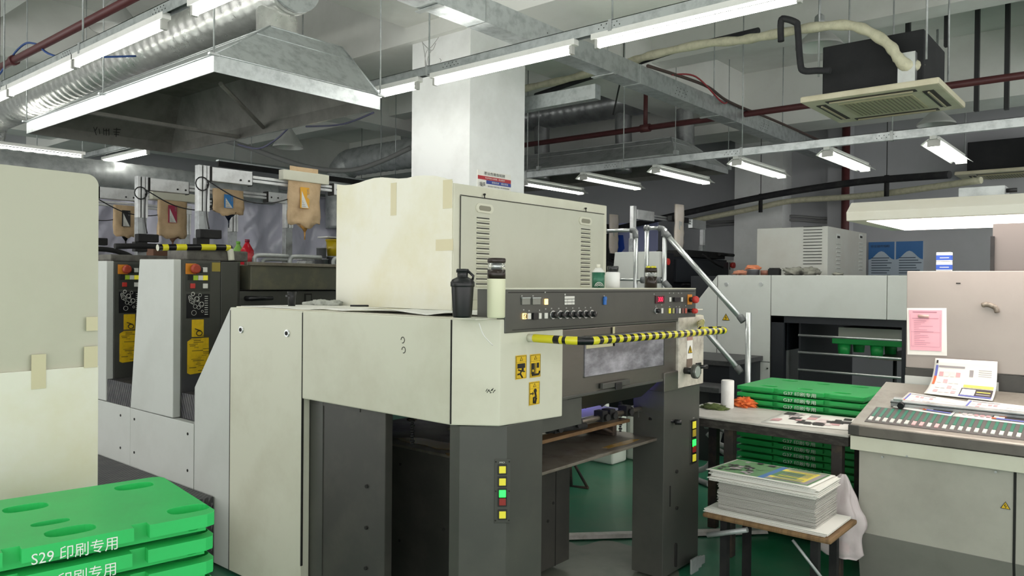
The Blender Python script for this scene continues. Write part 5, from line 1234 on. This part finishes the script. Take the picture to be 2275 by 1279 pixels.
uF = max(.03, (onS(1917, 936)-sp).dot(sr)); uB = (onS(1955, 905)-sp).dot(sr)
rot = Matrix((sr, V((0, 1, 0)), sn)).transposed()
ymid = (CYL-.06+CYR)/2; m.obox(sl((uF+uB)/2, ymid, .001), (uB-uF, CYL-.06-CYR, .004), rot, .001); m.out('key_strip', mat('key_bed', '5f5a58', .5), t)
ya = onS(1934, 932).y; yb = onS(2262, 972).y; N = 20
for k in range(N+6):
    y = ya+(yb-ya)*k/(N-1); wk = abs(yb-ya)/(N-1)
    m = M(); m.obox(sl(uF+(uB-uF)*.2, y, .005), ((uB-uF)*.22, wk*.5, .008), rot, .001); m.out('key_button', kwhite if k not in (6, 7, 9) else mat('pink_button', 'e0b8b8', .4), t)
    m = M(); m.obox(sl(uF+(uB-uF)*.66, y-.0, .004), ((uB-uF)*.58, wk*.42, .003), rot); m.out('green_scale', mat('scale_green', '2f7a62', .4), t)
uR = (onS(1985, 895)-sp).dot(sr)
uR = uB+.05
m = M(); m.obox(sl(uR, (CYL-.13+CYR)/2, .02), (.035, CYL-.13-CYR, .035), rot, .003); m.m(1).obox(sl(uR-.02, (CYL-.13+CYR)/2, .028), (.003, CYL-.13-CYR, .003), rot); m.out('paper_stop_bar', [galvd, seam], t)
q = onS(1965, 910, .03); m = M(); m.tube([sl(uR-.045, CYL-.19, .02), sl(uR-.02, CYL-.19, .02)], .018, 16); m.m(1).obox(sl(uR+.0, CYL-.17, .042), (.03, .05, .02), rot, .003); m.out('stop_roller', [black, alu], t)
# back board
BXk = 5.28; a = O(2015, 602, 'X', BXk); b = O(2010, 815, 'X', BXk)
m = M(); m.box((BXk, CYR, b.z), (BXk+.03, a.y, a.z), .004); bb = m.out('back_board', mat('back_board_grey', 'a69e98', .4, .3, '948b86', .4, 2), t)
m = M(); m.box((BXk-.01, CYR, .985), (BXk+.12, a.y-.0, b.z-.004), .002); m.m(1).box((BXk-.02, a.y-.5, .985), (BXk-.008, a.y, b.z-.05), .002); m.out('board_base', [dgrey2, lgrey], t)
# lamp hood over the console
hx = 4.72; a = O(1900, 490, 'X', hx); z_ = a.z; a1 = O(1880, 452, 'X', hx+.06); fq = O(1957, 512, 'Z', z_)
m = M(); yL = a.y+.05; hxb = fq.x+.05; zt_ = z_+.115
m.prism([(hx, yL, z_), (hx-.005, yL, z_+.05), (hx+.09, yL, zt_), (hxb-.06, yL, zt_), (hxb, yL, z_+.02), (hxb, yL, z_)], (0, CYR-yL, 0), .004); m.out('lamp_hood', mat('hood_cream', 'd6d3c8', .45, 0, 'c8bfa8', .4, 3), t, label='long cream lamp hood')
m = M(); m.box((hx+.05, CYR, z_-.004), (hxb-.05, yL-.1, z_-.001)); m.out('lit_diffuser', mat('lamp_warm', 'ffffff', .5, emit='fff2ea', es=3.2), t)
q = O(2250, 560, 'X', 5.36); m = M(); m.box((5.34, CYR, 1.65), (5.42, q.y+.10, z_+.03), .004); m.out('lamp_support', mat('support_grey', '6a6562', .5, .2), t)
q = O(2205, 560, 'X', 5.33); m = M(); m.box((5.32, q.y-.01, 1.65), (5.335, q.y+.01, 1.90)); m.out('support_edge', blackm, t)
q = O(2195, 420, 'X', hx+.3); m = M(); m.box((hx+.15, q.y-.1, zt_), (hx+.32, q.y+.12, zt_+.055), .004); m.m(1).tube([(hx+.2, q.y-.1, zt_+.03), (hx+.2, q.y-.15, zt_+.03)], .012, 8); m.out('ballast_box', [galvd, black], t)
# things pinned on board
def bd(px, py, d=.003): return O(px, py, 'X', BXk-d)
P = [bd(2015, 684), bd(2103, 684), bd(2104, 790), bd(2016, 787)]
m = M(); m.prism([P[0], P[1], P[2], P[3]], (-.0015, 0, 0)); m.out('white_form', paper, **kw('white form pinned behind the pink one on the console back board', 'paper'))
P = [bd(2019, 688, .006), bd(2093, 689, .006), bd(2092, 780, .006), bd(2022, 777, .006)]
pk = thing('pink_form', 'pink filled-in form held by a magnet on the console back board', 'paper', ((P[2]+P[3])/2))
m = M(); m.prism(P, (-.0015, 0, 0)); m.out('sheet', mat('pink_paper', 'eeb2bf', .7), pk)
rc = [(.12, .85, .04, .06, 0), (.1, .9, .2, .21, 0), (.05, .95, .54, .545, 0), (.05, .95, .9, .905, 0), (.05, .055, .1, .9, 0), (.95, .955, .1, .9, 0)]
random.seed(9)
for k in range(14): v = .26+.045*k; rc.append((.15, .3+random.random()*.5, v, v+.008, 0))
patches('ruled_lines', P, rc, [mat('form_ink', 'b07a8c', .7)], pk, off=.003)
q = bd(2052, 702, .01); m = M(); m.tube([q+V((0, -.03, 0)), q+V((0, .03, 0))], .01, 10); m.out('magnet', mat('magnet_pink', 'c8a8a0', .4), **kw('small pinkish magnet holding the pink form', 'magnet'))
q = bd(2198, 683, .012); m = M(); m.tube(bez([q+V((0, .04, .012)), q+V((0, .01, .018)), q+V((0, -.03, .0)), q+V((0, -.04, -.03))], 5), [.008]+[.014]*14+[.01], 8); m.out('brush_magnet', mat('brush', '6a6258', .6, 0, 'b8b0a0', .8, 40), **kw('curved furry metal clip stuck on the right of the back board', 'clip'))
q = bd(2129, 629); m = M(); m.box(q+V((-.002, -.012, -.003)), q+V((0, .012, .003)), 0); m.out('dark_chip', seam, **kw('tiny dark chip mark high on the back board', 'mark'))
for i in range(2):
    yb_ = O(2097, 600, 'X', BXk+.015).y; z1 = (.0, .0)[0]; zt0 = O(2097, 602, 'X', BXk+.015).z-.0
    th_ = thing('tissue_box', ['blue and white pack standing on the back board, lower of two', 'blue and white pack, upper of the two on the back board'][i], 'box', (BXk+.03, yb_, a.z), 'packs on the back board')
    bzz = O(2015, 602, 'X', BXk).z+.001+.058*i; xk = BXk
    m = M(); m.box((xk, yb_-.04, bzz), (xk+.05, yb_+.04, bzz+.056), .002); m.out('carton', white, th_)
    m = M(); m.box((xk-.001, yb_-.0405, bzz+.008), (xk+.0505, yb_+.0405, bzz+.038)); m.out('blue_band', mat('pack_blue', '2c4fa8', .4), th_)
    m = M(); m.text('抽纸', (xk-.002, yb_+.012, bzz+.044), (0, -1, 0), (0, 0, 1), .009, .024) if 0 else m.box((xk-.002, yb_-.012, bzz+.044), (xk-.001, yb_+.012, bzz+.05)); m.box((xk-.002, yb_-.03, bzz+.02), (xk-.001, yb_+.02, bzz+.024)); m.out('print_marks', kwhite, th_)
# printed sheets on the desk
def psheet(px, label, bend=False, extra_h=0, seed=1):
    P = [onS(x, y, .004+extra_h) for x, y in px]
    return P
def page(name, P, label, curve=None):
    o = sheet('printed_sheet', P, label, 'paper', amp=.0015)
    rc = []
    random.seed(hash(label) % 97 if 0 else len(label))
    rc += [(.04, .07, .06, .45, 3), (.04, .07, .45, .8, 5)]
    rc += [(.08, .5, .06, .09, 1)]
    for k in range(5):
        for j in range(5): rc.append((.1+.08*j, .16+.08*j, .14+.16*k, .24+.16*k, random.choice([7, 2, 7])))
    rc += [(.52, .95, .42, .55, 4), (.5, .97, .55, .92, 0), (.52, .66, .6, .85, 8), (.58, .68, .66, .78, 5), (.5, .97, .86, .92, 3), (.72, .92, .62, .65, 4), (.72, .92, .7, .74, 1), (.5, .56, .86, .92, 5), (.6, .9, .15, .18, 7), (.6, .9, .22, .25, 7)]
    patches('printed_pictures', P, rc, cm, o, off=.004); return o
q = lambda *p: [onS(x, y, .003) for x, y in p]
page('a', q((2019, 872), (2150, 893), (2113, 925), (1983, 905)), 'left printed sheet lying flat on the console desk')
page('b', q((2152, 888), (2300, 905), (2290, 946), (2116, 925)), 'right printed sheet lying on the console desk, cut by the picture edge')
# curled sheet leaning on the back board
t = thing('printed_sheet', 'printed sheet curling up against the back board above the desk', 'paper', onS(2140, 880))
bl_, br_ = onS(2052, 873, .01), onS(2205, 890, .01)
tl_, tr_ = O(2078, 795, 'X', BXk-.05), O(2216, 803, 'X', BXk-.05)
n = 12; m = M(); m.sm = True; G = []
def cs(u, v):
    b = bl_.lerp(br_, u); a = tl_.lerp(tr_, u); k = 1-v
    p = b.lerp(a, v); p.x += .06*math.sin(PI*v)*.8; p.z -= .035*math.sin(PI*v); return p
for i in range(n+1): G.append([m.b.verts.new(cs(i/n, j/n)) for j in range(n+1)])
for i in range(n):
    for j in range(n): m.f((G[i][j], G[i+1][j], G[i+1][j+1], G[i][j+1]))
o = m.out('sheet', paper, t); sd = o.modifiers.new('s', 'SOLIDIFY'); sd.thickness = .001
m = M()
def cp(u0, u1, v0, v1, i):
    m.m(i); K = 6; nn = V((-.7, 0, .7))
    for k in range(K):
        a, b = v0+(v1-v0)*k/K, v0+(v1-v0)*(k+1)/K; o_ = nn*(.002+.0004*i); m.quad([cs(u0, a)+o_, cs(u1, a)+o_, cs(u1, b)+o_, cs(u0, b)+o_])
cp(.03, .07, .62, .86, 3); cp(.03, .07, .4, .62, 5); cp(.03, .06, .9, .96, 0); cp(.08, .5, .82, .86, 1)
for k in range(4):
    for j in range(4): cp(.1+.09*j, .17+.09*j, .12+.17*k, .22+.17*k, 7 if (k+j) % 3 else 2)
cp(.52, .97, .38, .46, 4); cp(.5, .97, .05, .36, 0); cp(.52, .72, .1, .32, 8); cp(.6, .7, .14, .26, 5); cp(.5, .97, .05, .1, 3); cp(.74, .94, .24, .27, 4); cp(.74, .94, .16, .19, 1)
for k in range(4): cp(.72, .92, .68+.04*k, .69+.04*k, 1)
cp(.58, .64, .66, .8, 1)
m.out('printed_pictures', cm, t)
# ================================================================== far press (same kind, facing the same way)
FX = 8.0
F = thing('press_delivery', 'grey delivery end of the far press with a black opening and a chamfered left edge', 'printing press', (9, 2.5, 0))
m = M(); m.box((FX, 3.14, 0), (FX+.05, 3.742, 1.70), .004); m.out('side_panel', lgrey, F)
m = M(); m.prism([(FX, 3.745, 0), (FX, 3.745, 1.70), (FX, 4.2, 1.15), (FX, 4.2, 0)], (.05, 0, 0), .004); m.out('sloped_panel', lgrey, F)
m = M(); m.box((FX, 1.995, 1.27), (FX+.06, 3.135, 1.70), .005); m.out('side_cover', lgrey, F)
m = M(); m.box((FX, 1.0, 1.27), (FX+.06, 1.990, 1.70), .005); m.out('end_cover', lgrey, F)
m = M(); m.box((FX+.005, 3.136, .1), (FX+.02, 3.139, 1.7)); m.box((FX-.002, 3.14, .77), (FX+.003, 4.19, .775)).box((FX-.002, 3.742, .77), (FX+.003, 3.745, 1.7)); m.out('panel_gap', seam, F)
for px, py in ((1614, 631), (1691, 631), (1705, 818)):
    q = O(px, py, 'X', FX); m = M(); m.tube([q+V((-.008, 0, 0)), q+V((.01, 0, 0))], .022 if py < 700 else .008, 14); m.out('lock', alu if py < 700 else seam, F)
m = M(); m.box((FX+.06, .9, 1.2), (10, 3.0, 1.69), .004).box((FX+.06, 3.0, .9), (10, 4.1, 1.69), .004); m.out('inner_housing', mat('navy_black', '1c1f25', .5), F)
m = M(); m.box((FX+.02, 3.0, 0), (FX+.1, 3.135, 1.27)).box((FX+.02, 1.0, 1.20), (FX+.1, 3.135, 1.268)).box((FX+.02, 1.78, 0), (FX+.12, 1.86, 1.2)).box((FX+.1, 2.85, 0), (9.9, 2.87, 1.2)).box((9.85, 1, 0), (9.95, 2.2, 1.2)); m.out('opening_frame', mat('navy_black', '1c1f25', .5), F)
for z in (1.072, .894, .711, .5):
    m = M(); m.tube([(FX+.06, 1.0, z), (FX+.06, 2.86, z)], .013, 10); m.out('safety_bar', alu, F)
m = M(); m.box((FX+.2, 1.0, .86), (9.8, 2.2, .87)); m.out('pile_plate', dirtysteel, F)
for k, y in enumerate((2.2, 2.1, 2.03)):
    m = M(); m.tube([(9.2, y-.05*k, 0), (9.2, y-.05*k, .95)], .02, 8); m.out('inner_post', black, F)
q = O(1613, 706, 'X', FX); tri_sign((FX-.001, q.y, q.z), (0, -1, 0), (-1, 0, 0), .045, F)
m = M(); m.box((9.7, 1.6, .3), (9.9, 2.15, .7)); m.out('grey_panel', lgrey, F)
# pallet inside
t = thing('green_pallet', 'green pallet with feet on the bars inside the far press opening', 'pallet', (8.5, 2.0, .88))
a = O(1848, 752, 'X', FX+.25); m = M(); m.box((FX+.25, 1.3, a.z-.05), (FX+.95, a.y, a.z+.02), .01); m.out('deck', green2, t)
for y in (a.y-.1, a.y-.42, a.y-.72):
    for x in (FX+.33, FX+.85): m = M(); m.lathe([(0, .055), (a.z-.05-.871, .065)], (x, y, .871), 14); m.out('foot', green2, t)
m = M(); m.box((FX+.3, 1.3, a.z+.021), (FX+.9, a.y-.05, a.z+.12)); m.out('white_stack', mat('dim_stack', 'b6b8b0', .8), **kw('pale stack lying on the green pallet inside the far press', 'paper pile'))
# box on far press
b0 = O(1838, 605, 'X', 8.55); t1 = O(1838, 502, 'X', 8.55); l0 = O(1682, 505, 'X', 8.55)
t = thing('blower_cabinet', 'grey louvred cabinet standing on the far press', 'cabinet', (9, 2.7, 1.70))
m = M(); m.box((8.55, b0.y, 1.701), (10.0, l0.y, t1.z), .006); m.out('body', mat('far_cabinet', 'b9bbb5', .45, 0, 'a39a90', .5, 1.5), t)
for k in range(13):
    m = M(); z = 1.83+.034*k; m.box((8.542, b0.y+.06, z), (8.549, b0.y+.26, z+.006)); m.out('vent_slit', seam, t)
xr_ = O(1929, 520, 'Y', b0.y).x
for px in (1862, 1912):
    q = O(px, 525, 'Y', b0.y); m = M(); m.box((q.x-.06, b0.y-.006, q.z-.03), (q.x+.06, b0.y+.002, q.z+.03), .004); m.m(1).box((q.x-.045, b0.y-.008, q.z-.02), (q.x+.045, b0.y-.005, q.z+.005)); m.out('recessed_handle', [lgrey, seam], t)
    for k in range(8):
        z = q.z-.08-.045*k; m = M(); m.prism([(q.x-.07, b0.y, z-.014), (q.x-.07, b0.y-.014, z-.006), (q.x-.07, b0.y, z+.01)], (.14, 0, 0)); m.out('louvre', lgrey, t)
# clutter on far press
def fp(px, py): q = O(px, 600, 'X', 8.2); return V((8.2, q.y, 1.701))
c = fp(1673, 0); m = M(); m.lathe([(0, .07), (.06, .072), (.065, .078)], c, 20); m.out('metal_tin', mat('tin_grey', '9b9da2', .35, .5), **kw('round grey tin with an orange rag on it, on the far press', 'tin'))
m = M(); m.blob(c+V((0, 0, .08)), (.07, .08, .03), .6, 3, 3, 2); m.out('orange_rag', mat('faded_orange', 'd0805c', .9), **kw('faded orange rag lying on the round tin', 'rag'))
c = fp(1649, 0); m = M(); m.blob(c+V((0, 0, .025)), (.07, .10, .035), .7, 3, 3, 6); m.out('orange_rag', mat('faded_orange2', 'c88a70', .9), **kw('faded rag at the left of the round tin on the far press', 'rag'))
c = fp(1700, 0); m = M(); m.lathe([(0, .05), (.05, .05), (.055, .045)], c, 18); m.out('metal_tin', mat('rusty_tin', '8a5a4a', .5), **kw('small rust coloured tin right of the round tin', 'tin'))
c = fp(1721, 0); m = M(); m.box(c+V((-.04, -.06, 0)), c+V((.04, .06, .07)), .006).box(c+V((-.03, -.05, .07)), c+V((.03, -.01, .08))).box(c+V((-.03, .01, .07)), c+V((.03, .05, .08))); m.out('black_block', blackm, **kw('black ribbed block on the far press', 'block'))
for i, px in enumerate((1765, 1800)):
    c = fp(px, 0); m = M(); m.blob(c+V((0, 0, .035)), (.08, .10, .05), .8, 4, 3, 9+i); m.out('grey_rag', greyrag, **kw(['left grey rag crumpled on the far press', 'right grey rag crumpled on the far press'][i], 'rag'))
c = fp(1862, 0); m = M(); m.blob(c+V((-.02, 0, .012)), (.04, .06, .018), .5, 3, 2, 3); m.out('dark_scrap', greyrag, **kw('small dark scrap on the far press below the cabinet louvres', 'scrap'))
# far press printing units
def funit(y, X=8.0, label='', dark=True):
    t = thing('printing_unit', label, 'printing press unit', (9, y+.4, 0), 'printing units of the far press')
    m = M(); m.prism([(X, y, .7), (X, y+.75, .7), (X, y+.62, 1.98), (X, y, 1.98)], (.06, 0, 0), .006); m.out('outer_panel', lgrey, t)
    m = M(); m.box((X, y-.3, .0), (X+.05, y+.76, .69), .003); m.out('base_panel', lgrey, t)
    m = M(); m.box((X+.06, y, .3), (X+.35, y+.6, 1.97), .004); m.out('button_column', black, t)
    m = M(); m.box((X+.35, y+.05, .3), (10.0, y+.6, 1.93), .004); m.out('cross_frame', mat('navy_black', '1c1f25', .5), t)
    m = M(); m.box((X+.42, y, 1.62), (9.9, y+.05, 1.90), .004); m.out('ink_trough', mat('navy_trough', '24272c', .35), t)
    m = M()
    for j in range(14): m.box((X+.55, y+.035, 1.2+.026*j), (9.7, y+.052, 1.212+.026*j), .001)
    m.out('louvre_panel', mat('navy_louvre', '30343c', .4), t)
    for x in (X+.6, 9.5): m = M(); m.tube([(x-.1, y-.03, 1.59), (x+.1, y-.03, 1.59)], .014, 8); m.out('grip_handle', black, t)
    m = M(); m.box((X+.8, y+.05, 1.94), (9.9, y+.5, 2.03), .01); m.tube([(X+1.0, y-.05, 1.98), (X+1.3, y-.1, 1.86), (X+1.5, y-.1, 1.82)], .014, 8); m.tube([(9.6, y, 2.0), (10.05, y, 2.0)], .022, 8); m.out('ink_fountain', blackm, t)
    for x in (X+.13, X+1.98):
        m = M(); m.box((x-.05, y-.004, 1.80), (x+.05, y, 1.90)); m.m(1).tube([(x, y-.004, 1.86), (x, y-.05, 1.86)], .04, 14); m.m(2).box((x-.03, y-.006, 1.66), (x+.03, y-.003, 1.70)).box((x-.03, y-.006, 1.72), (x-.005, y-.003, 1.75)); m.out('stop_button', [seam, redb, kwhite], t)
    m = M(); m.box((9.95, y-.01, .3), (10.05, y+.6, 1.93), .004); m.out('far_frame', lgrey, t)
    m = M(); m.box((X+.09, y-.006, 1.25), (X+.2, y-.001, 1.36)).box((X+.09, y-.006, 1.05), (X+.2, y-.001, 1.18)); m.out('caution_label', yel, t)
    return t
ya_ = O(1465, 600, 'X', 8.0).y
funit(ya_-.0, 8.0, 'nearest dark printing unit of the far press with red stop buttons')
funit(ya_+1.5, 8.0, 'second printing unit of the far press behind the railing posts')
# far ink arms
def farm(y, X0_, label, bag_label, bx_):
    t = thing('ink_bag_stand', label, 'stand', (9, y, 1.94), 'far ink bag frames'); z = 2.42
    a = O(1437, 470, 'Y', y)
    for x, zt_ in ((8.14, 2.55), (10.02, 2.40)):
        m = M(); m.box((x-.05, y-.03, 1.94), (x+.05, y+.03, 2.15), .003); m.m(1).box((x-.035, y-.025, 2.15), (x-.005, y+.025, zt_), .003).box((x+.005, y-.025, 2.15), (x+.035, y+.025, zt_), .003); m.out('post', [mat('grey_extrusion', 'a2a6a8', .4, .4), whitealu], t)
    m = M(); m.box((8.19, y-.035, z-.03), (8.6, y+.035, z+.09), .004); m.out('beam_cover', whitealu, t)
    m = M(); m.box((8.6, y-.02, z), (9.7, y+.02, z+.022)).box((8.6, y-.02, z+.032), (9.7, y+.02, z+.054)); m.out('slide_rail', alu, t)
    m = M(); m.box((9.65, y-.035, z-.05), (10.06, y+.035, z+.07), .004); m.out('beam_cover', alu, t)
    m = M(); m.box((bx_-.16, y-.09, z+.0), (bx_+.32, y-.03, z+.07), .004); m.out('clamp_bar', black, t)
    b = thing('ink_bag', bag_label, 'ink bag', (bx_, y-.1, 2.1), 'white ink bags')
    m = M(); n = 10; m.sm = True; G = []
    for i in range(n+1):
        v = i/n; w_ = .11*(1 if v < .8 else 1-(v-.8)*2.5)
        G.append([m.b.verts.new((bx_-w_+2*w_*j/6, y-.10-.02*math.sin(j/6*PI)-.015*noise.noise(V((j*.8, v*6, 1))), z+.22-v*.62)) for j in range(7)])
    for i in range(n):
        for j in range(6): m.f((G[i][j], G[i][j+1], G[i+1][j+1], G[i+1][j]))
    o = m.out('bag_body', mat('cream_bag', 'fff4ea', .6, 0, 'ecdcb4', .5, 6), b); sd = o.modifiers.new('s', 'SOLIDIFY'); sd.thickness = .025
    m = M(); m.box((bx_-.05, y-.142, z-.15), (bx_+.03, y-.137, z+.0)); m.out('label', kwhite, b)
    m = M(); m.tube([(bx_+.02, y-.10, z-.38), (bx_+.02, y-.10, z-.5)], [.03, .004], 8); m.out('ink_drip', ink, b)
yA = ya_+.45
farm(yA, 8.1, 'ink bag frame on the nearest far printing unit', 'narrow cream ink bag hanging on the far frame right of the railing', O(1507, 480, 'Y', yA-.1).x)
farm(yA+1.5, 8.1, 'ink bag frame on the second far printing unit, partly behind the cream cabinet', 'pale ink bag peeping out right of the louvred cabinet', O(1362, 480, 'Y', yA+1.4).x)
# blue banner piece
BXn = 10.9
def bn(px, py, d=0): return O(px, py, 'X', BXn-d)
t = thing('banner_board', 'lilac and blue printed board behind the railing right of the cream cabinet', 'board', (BXn, bn(1400, 600).y, 0))
m = M(); m.box((BXn, bn(1352, 600).y, 0), (BXn+.02, bn(1460, 600).y, bn(1355, 497).z), .002); m.out('panel', mat('board_lilac', 'aab0dc', .5), t)
m = M(); m.prism([bn(1361, 522, .01), bn(1384, 522, .01), bn(1387, 552, .01), bn(1380, 560, .01), bn(1364, 560, .01)], (.008, 0, 0)); m.out('blue_block', mat('board_blue', '1c4fc0', .5), t)
q = bn(1350, 600, .15); m = M(); m.box((BXn-.3, q.y-.1, 0), (BXn-.15, q.y+.25, bn(1350, 520, .15).z), .02); m.out('dark_cover', blackm, **kw('black cover strip between the cream cabinet and the blue board', 'cover'))
# ------------------------------------------------------------------ stair and railing
t = thing('machine_steps', 'dark steps with a tread top beside the far press', 'steps', (7.5, 3.8, 0))
a = O(1622, 803, 'X', 7.15); b = O(1640, 865, 'X', 6.85)
m = M(); m.box((7.15, a.y, a.z-.05), (7.98, 5.6, a.z), .005); m.m(1).box((7.2, a.y+.03, 0), (7.98, 5.6, a.z-.05)); m.out('upper_step', [mat('step_top', '4a4a4c', .6, .2, '6a6866', .4, 30), mat('navy_black', '1c1f25', .5)], t)
m = M(); m.box((6.8, a.y-.05, b.z-.05), (7.15, 5.6, b.z), .005); m.m(1).box((6.9, a.y+.1, 0), (7.15, 5.6, b.z-.05)); m.out('lower_step', [mat('step_top', '4a4a4c'), black], t)
t = thing('handrail', 'polished tube handrail with a long diagonal leading down to an upright post', 'railing', (7.1, 3.6, 0))
HX = 7.1
def h(px, py): return O(px, py, 'X', HX)
def seg_(name, pts, r=.024, mt=alu): m = M(); m.tube(pts, r, 14); m.out(name, mt, t)
zt_ = h(1477, 508).z
seg_('post', [(HX, h(1413, 520).y, .9), (HX, h(1413, 520).y, h(1413, 512).z)])
seg_('post', [(HX, h(1437, 520).y, .9), (HX, h(1437, 520).y, h(1437, 500).z)])
seg_('post', [(HX, h(1477, 520).y, .9), (HX, h(1477, 520).y, zt_)])
seg_('top_rail', [h(1345, 513), h(1405, 511)], .02); seg_('top_rail', [h(1440, 507), h(1472, 506)], .02)
seg_('lower_rail', [h(1350, 620), h(1440, 622)], .014); seg_('lower_rail', [h(1440, 622), h(1475, 622)], .014)
D1 = h(1652, 713); seg_('diagonal_rail', [h(1480, 520), D1], .028)
seg_('diagonal_rail', [h(1480, 632), h(1646, 826)], .028)
seg_('post', [(HX, h(1663, 700).y, .0), (HX, h(1663, 700).y, h(1663, 694).z)], .028)
gj = mat('joint_grey', '77797a', .5)
for px, py, q_ in ((1412, 514, (1402, 511)), (1476, 511, (1464, 507))):
    seg_('pipe_joint', bez([h(*q_), h(px-2, py-1), h(px, py+14)], 5), .032, gj)
for a_, b_ in (((1478, 517), (1487, 527)), ((1643, 702), (1652, 714)), ((1637, 815), (1647, 828)), ((1476, 627), (1488, 641)), ((1340, 513), (1346, 513)), ((1433, 507), (1441, 507)), ((1425, 622), (1434, 622)), ((1459, 622), (1470, 622))):
    seg_('pipe_joint', [h(*a_), h(*b_)], .034, gj)
# ------------------------------------------------------------------ floor things
FIX[0] = False
pf = thing('floor_conduit', 'flat white cable cover strip lying across the green floor', 'cable cover', O(1380, 1190, 'Z', FZ))
a, b = O(1225, 1194, 'Z', FZ+.01), O(1700, 1180, 'Z', FZ+.01); d = (b-a).normalized(); s_ = V((-d.y, d.x, 0))
m = M(); m.prism([a-s_*.05, a-s_*.03+V((0, 0, .02)), a+s_*.03+V((0, 0, .02)), a+s_*.05], (b-a)); m.out('cover', mat('scuffed_white2', 'c9c4bf', .5, 0, '8c8880', .7, 10), pf)
for i, (px, py, w_, h_, l) in enumerate(((1440, 1020, .26, .40, 'white jerrican with printed label beyond the right end of the pile board'), (1345, 1022, .26, .36, 'second white jerrican behind the leg of the plywood bench'))):
    c = O(px, py, 'Z', FZ); t = thing('jerrican', l, 'jerrican', c)
    m = M(); m.box(c+V((-.14, -.17, 0)), c+V((.12, .17, .46)), .03, 3); m.lathe([(.45, .1), (.5, .03), (.55, .03)], c, 14); m.out('container', mat('can_white', 'd2d8cf', .5), t)
    m = M(); m.box(c+V((-.142, -.12, .15)), c+V((-.14, .12, .42))); m.m(1)
    for k in range(8): m.box(c+V((-.144, -.10, .18+.024*k)), c+V((-.142, .04+.05*math.sin(k*3), .186+.024*k)))
    m.m(2).box(c+V((-.144, -.1, .385)), c+V((-.142, .08, .40))); m.out('label', [paper, mat('label_text', '8a8a86', .6), redm], t)
c = O(1268, 1080, 'Z', FZ); m = M(); m.tube([c+V((0, .02, .25)), c+V((.0, 0, .0))], .02, 6); m.tube([c+V((0, 0, .24)), c+V((.03, -.15, .01))], .012, 6); m.tube([c, c+V((.03, -.16, .01))], .012, 6); m.out('trestle_foot', darkwood, **kw('small dark trestle foot standing on the green floor behind the pile cabinet', 'trestle'))
# hoses under the steps
m = M(); q = O(1600, 960, 'X', 6.2); m.tube(bez([q, q+V((0, .1, -.3)), (6.2, q.y+.3, FZ+.03), (6.0, q.y+.0, FZ+.03)], 6), .025, 8)
for k in range(4):
    a, b = O(1560+6*k, 930+16*k, 'X', 6.2), O(1628, 950+22*k, 'X', 6.2); m.tube(bez([a, a.lerp(b, .5)+V((0, 0, .05*math.sin(k*2))), b], 6), .025, 8)
m.out('hose_bundle', greyhose, **kw('bundle of dusty hoses below the steps left of the green pallets', 'hose'))
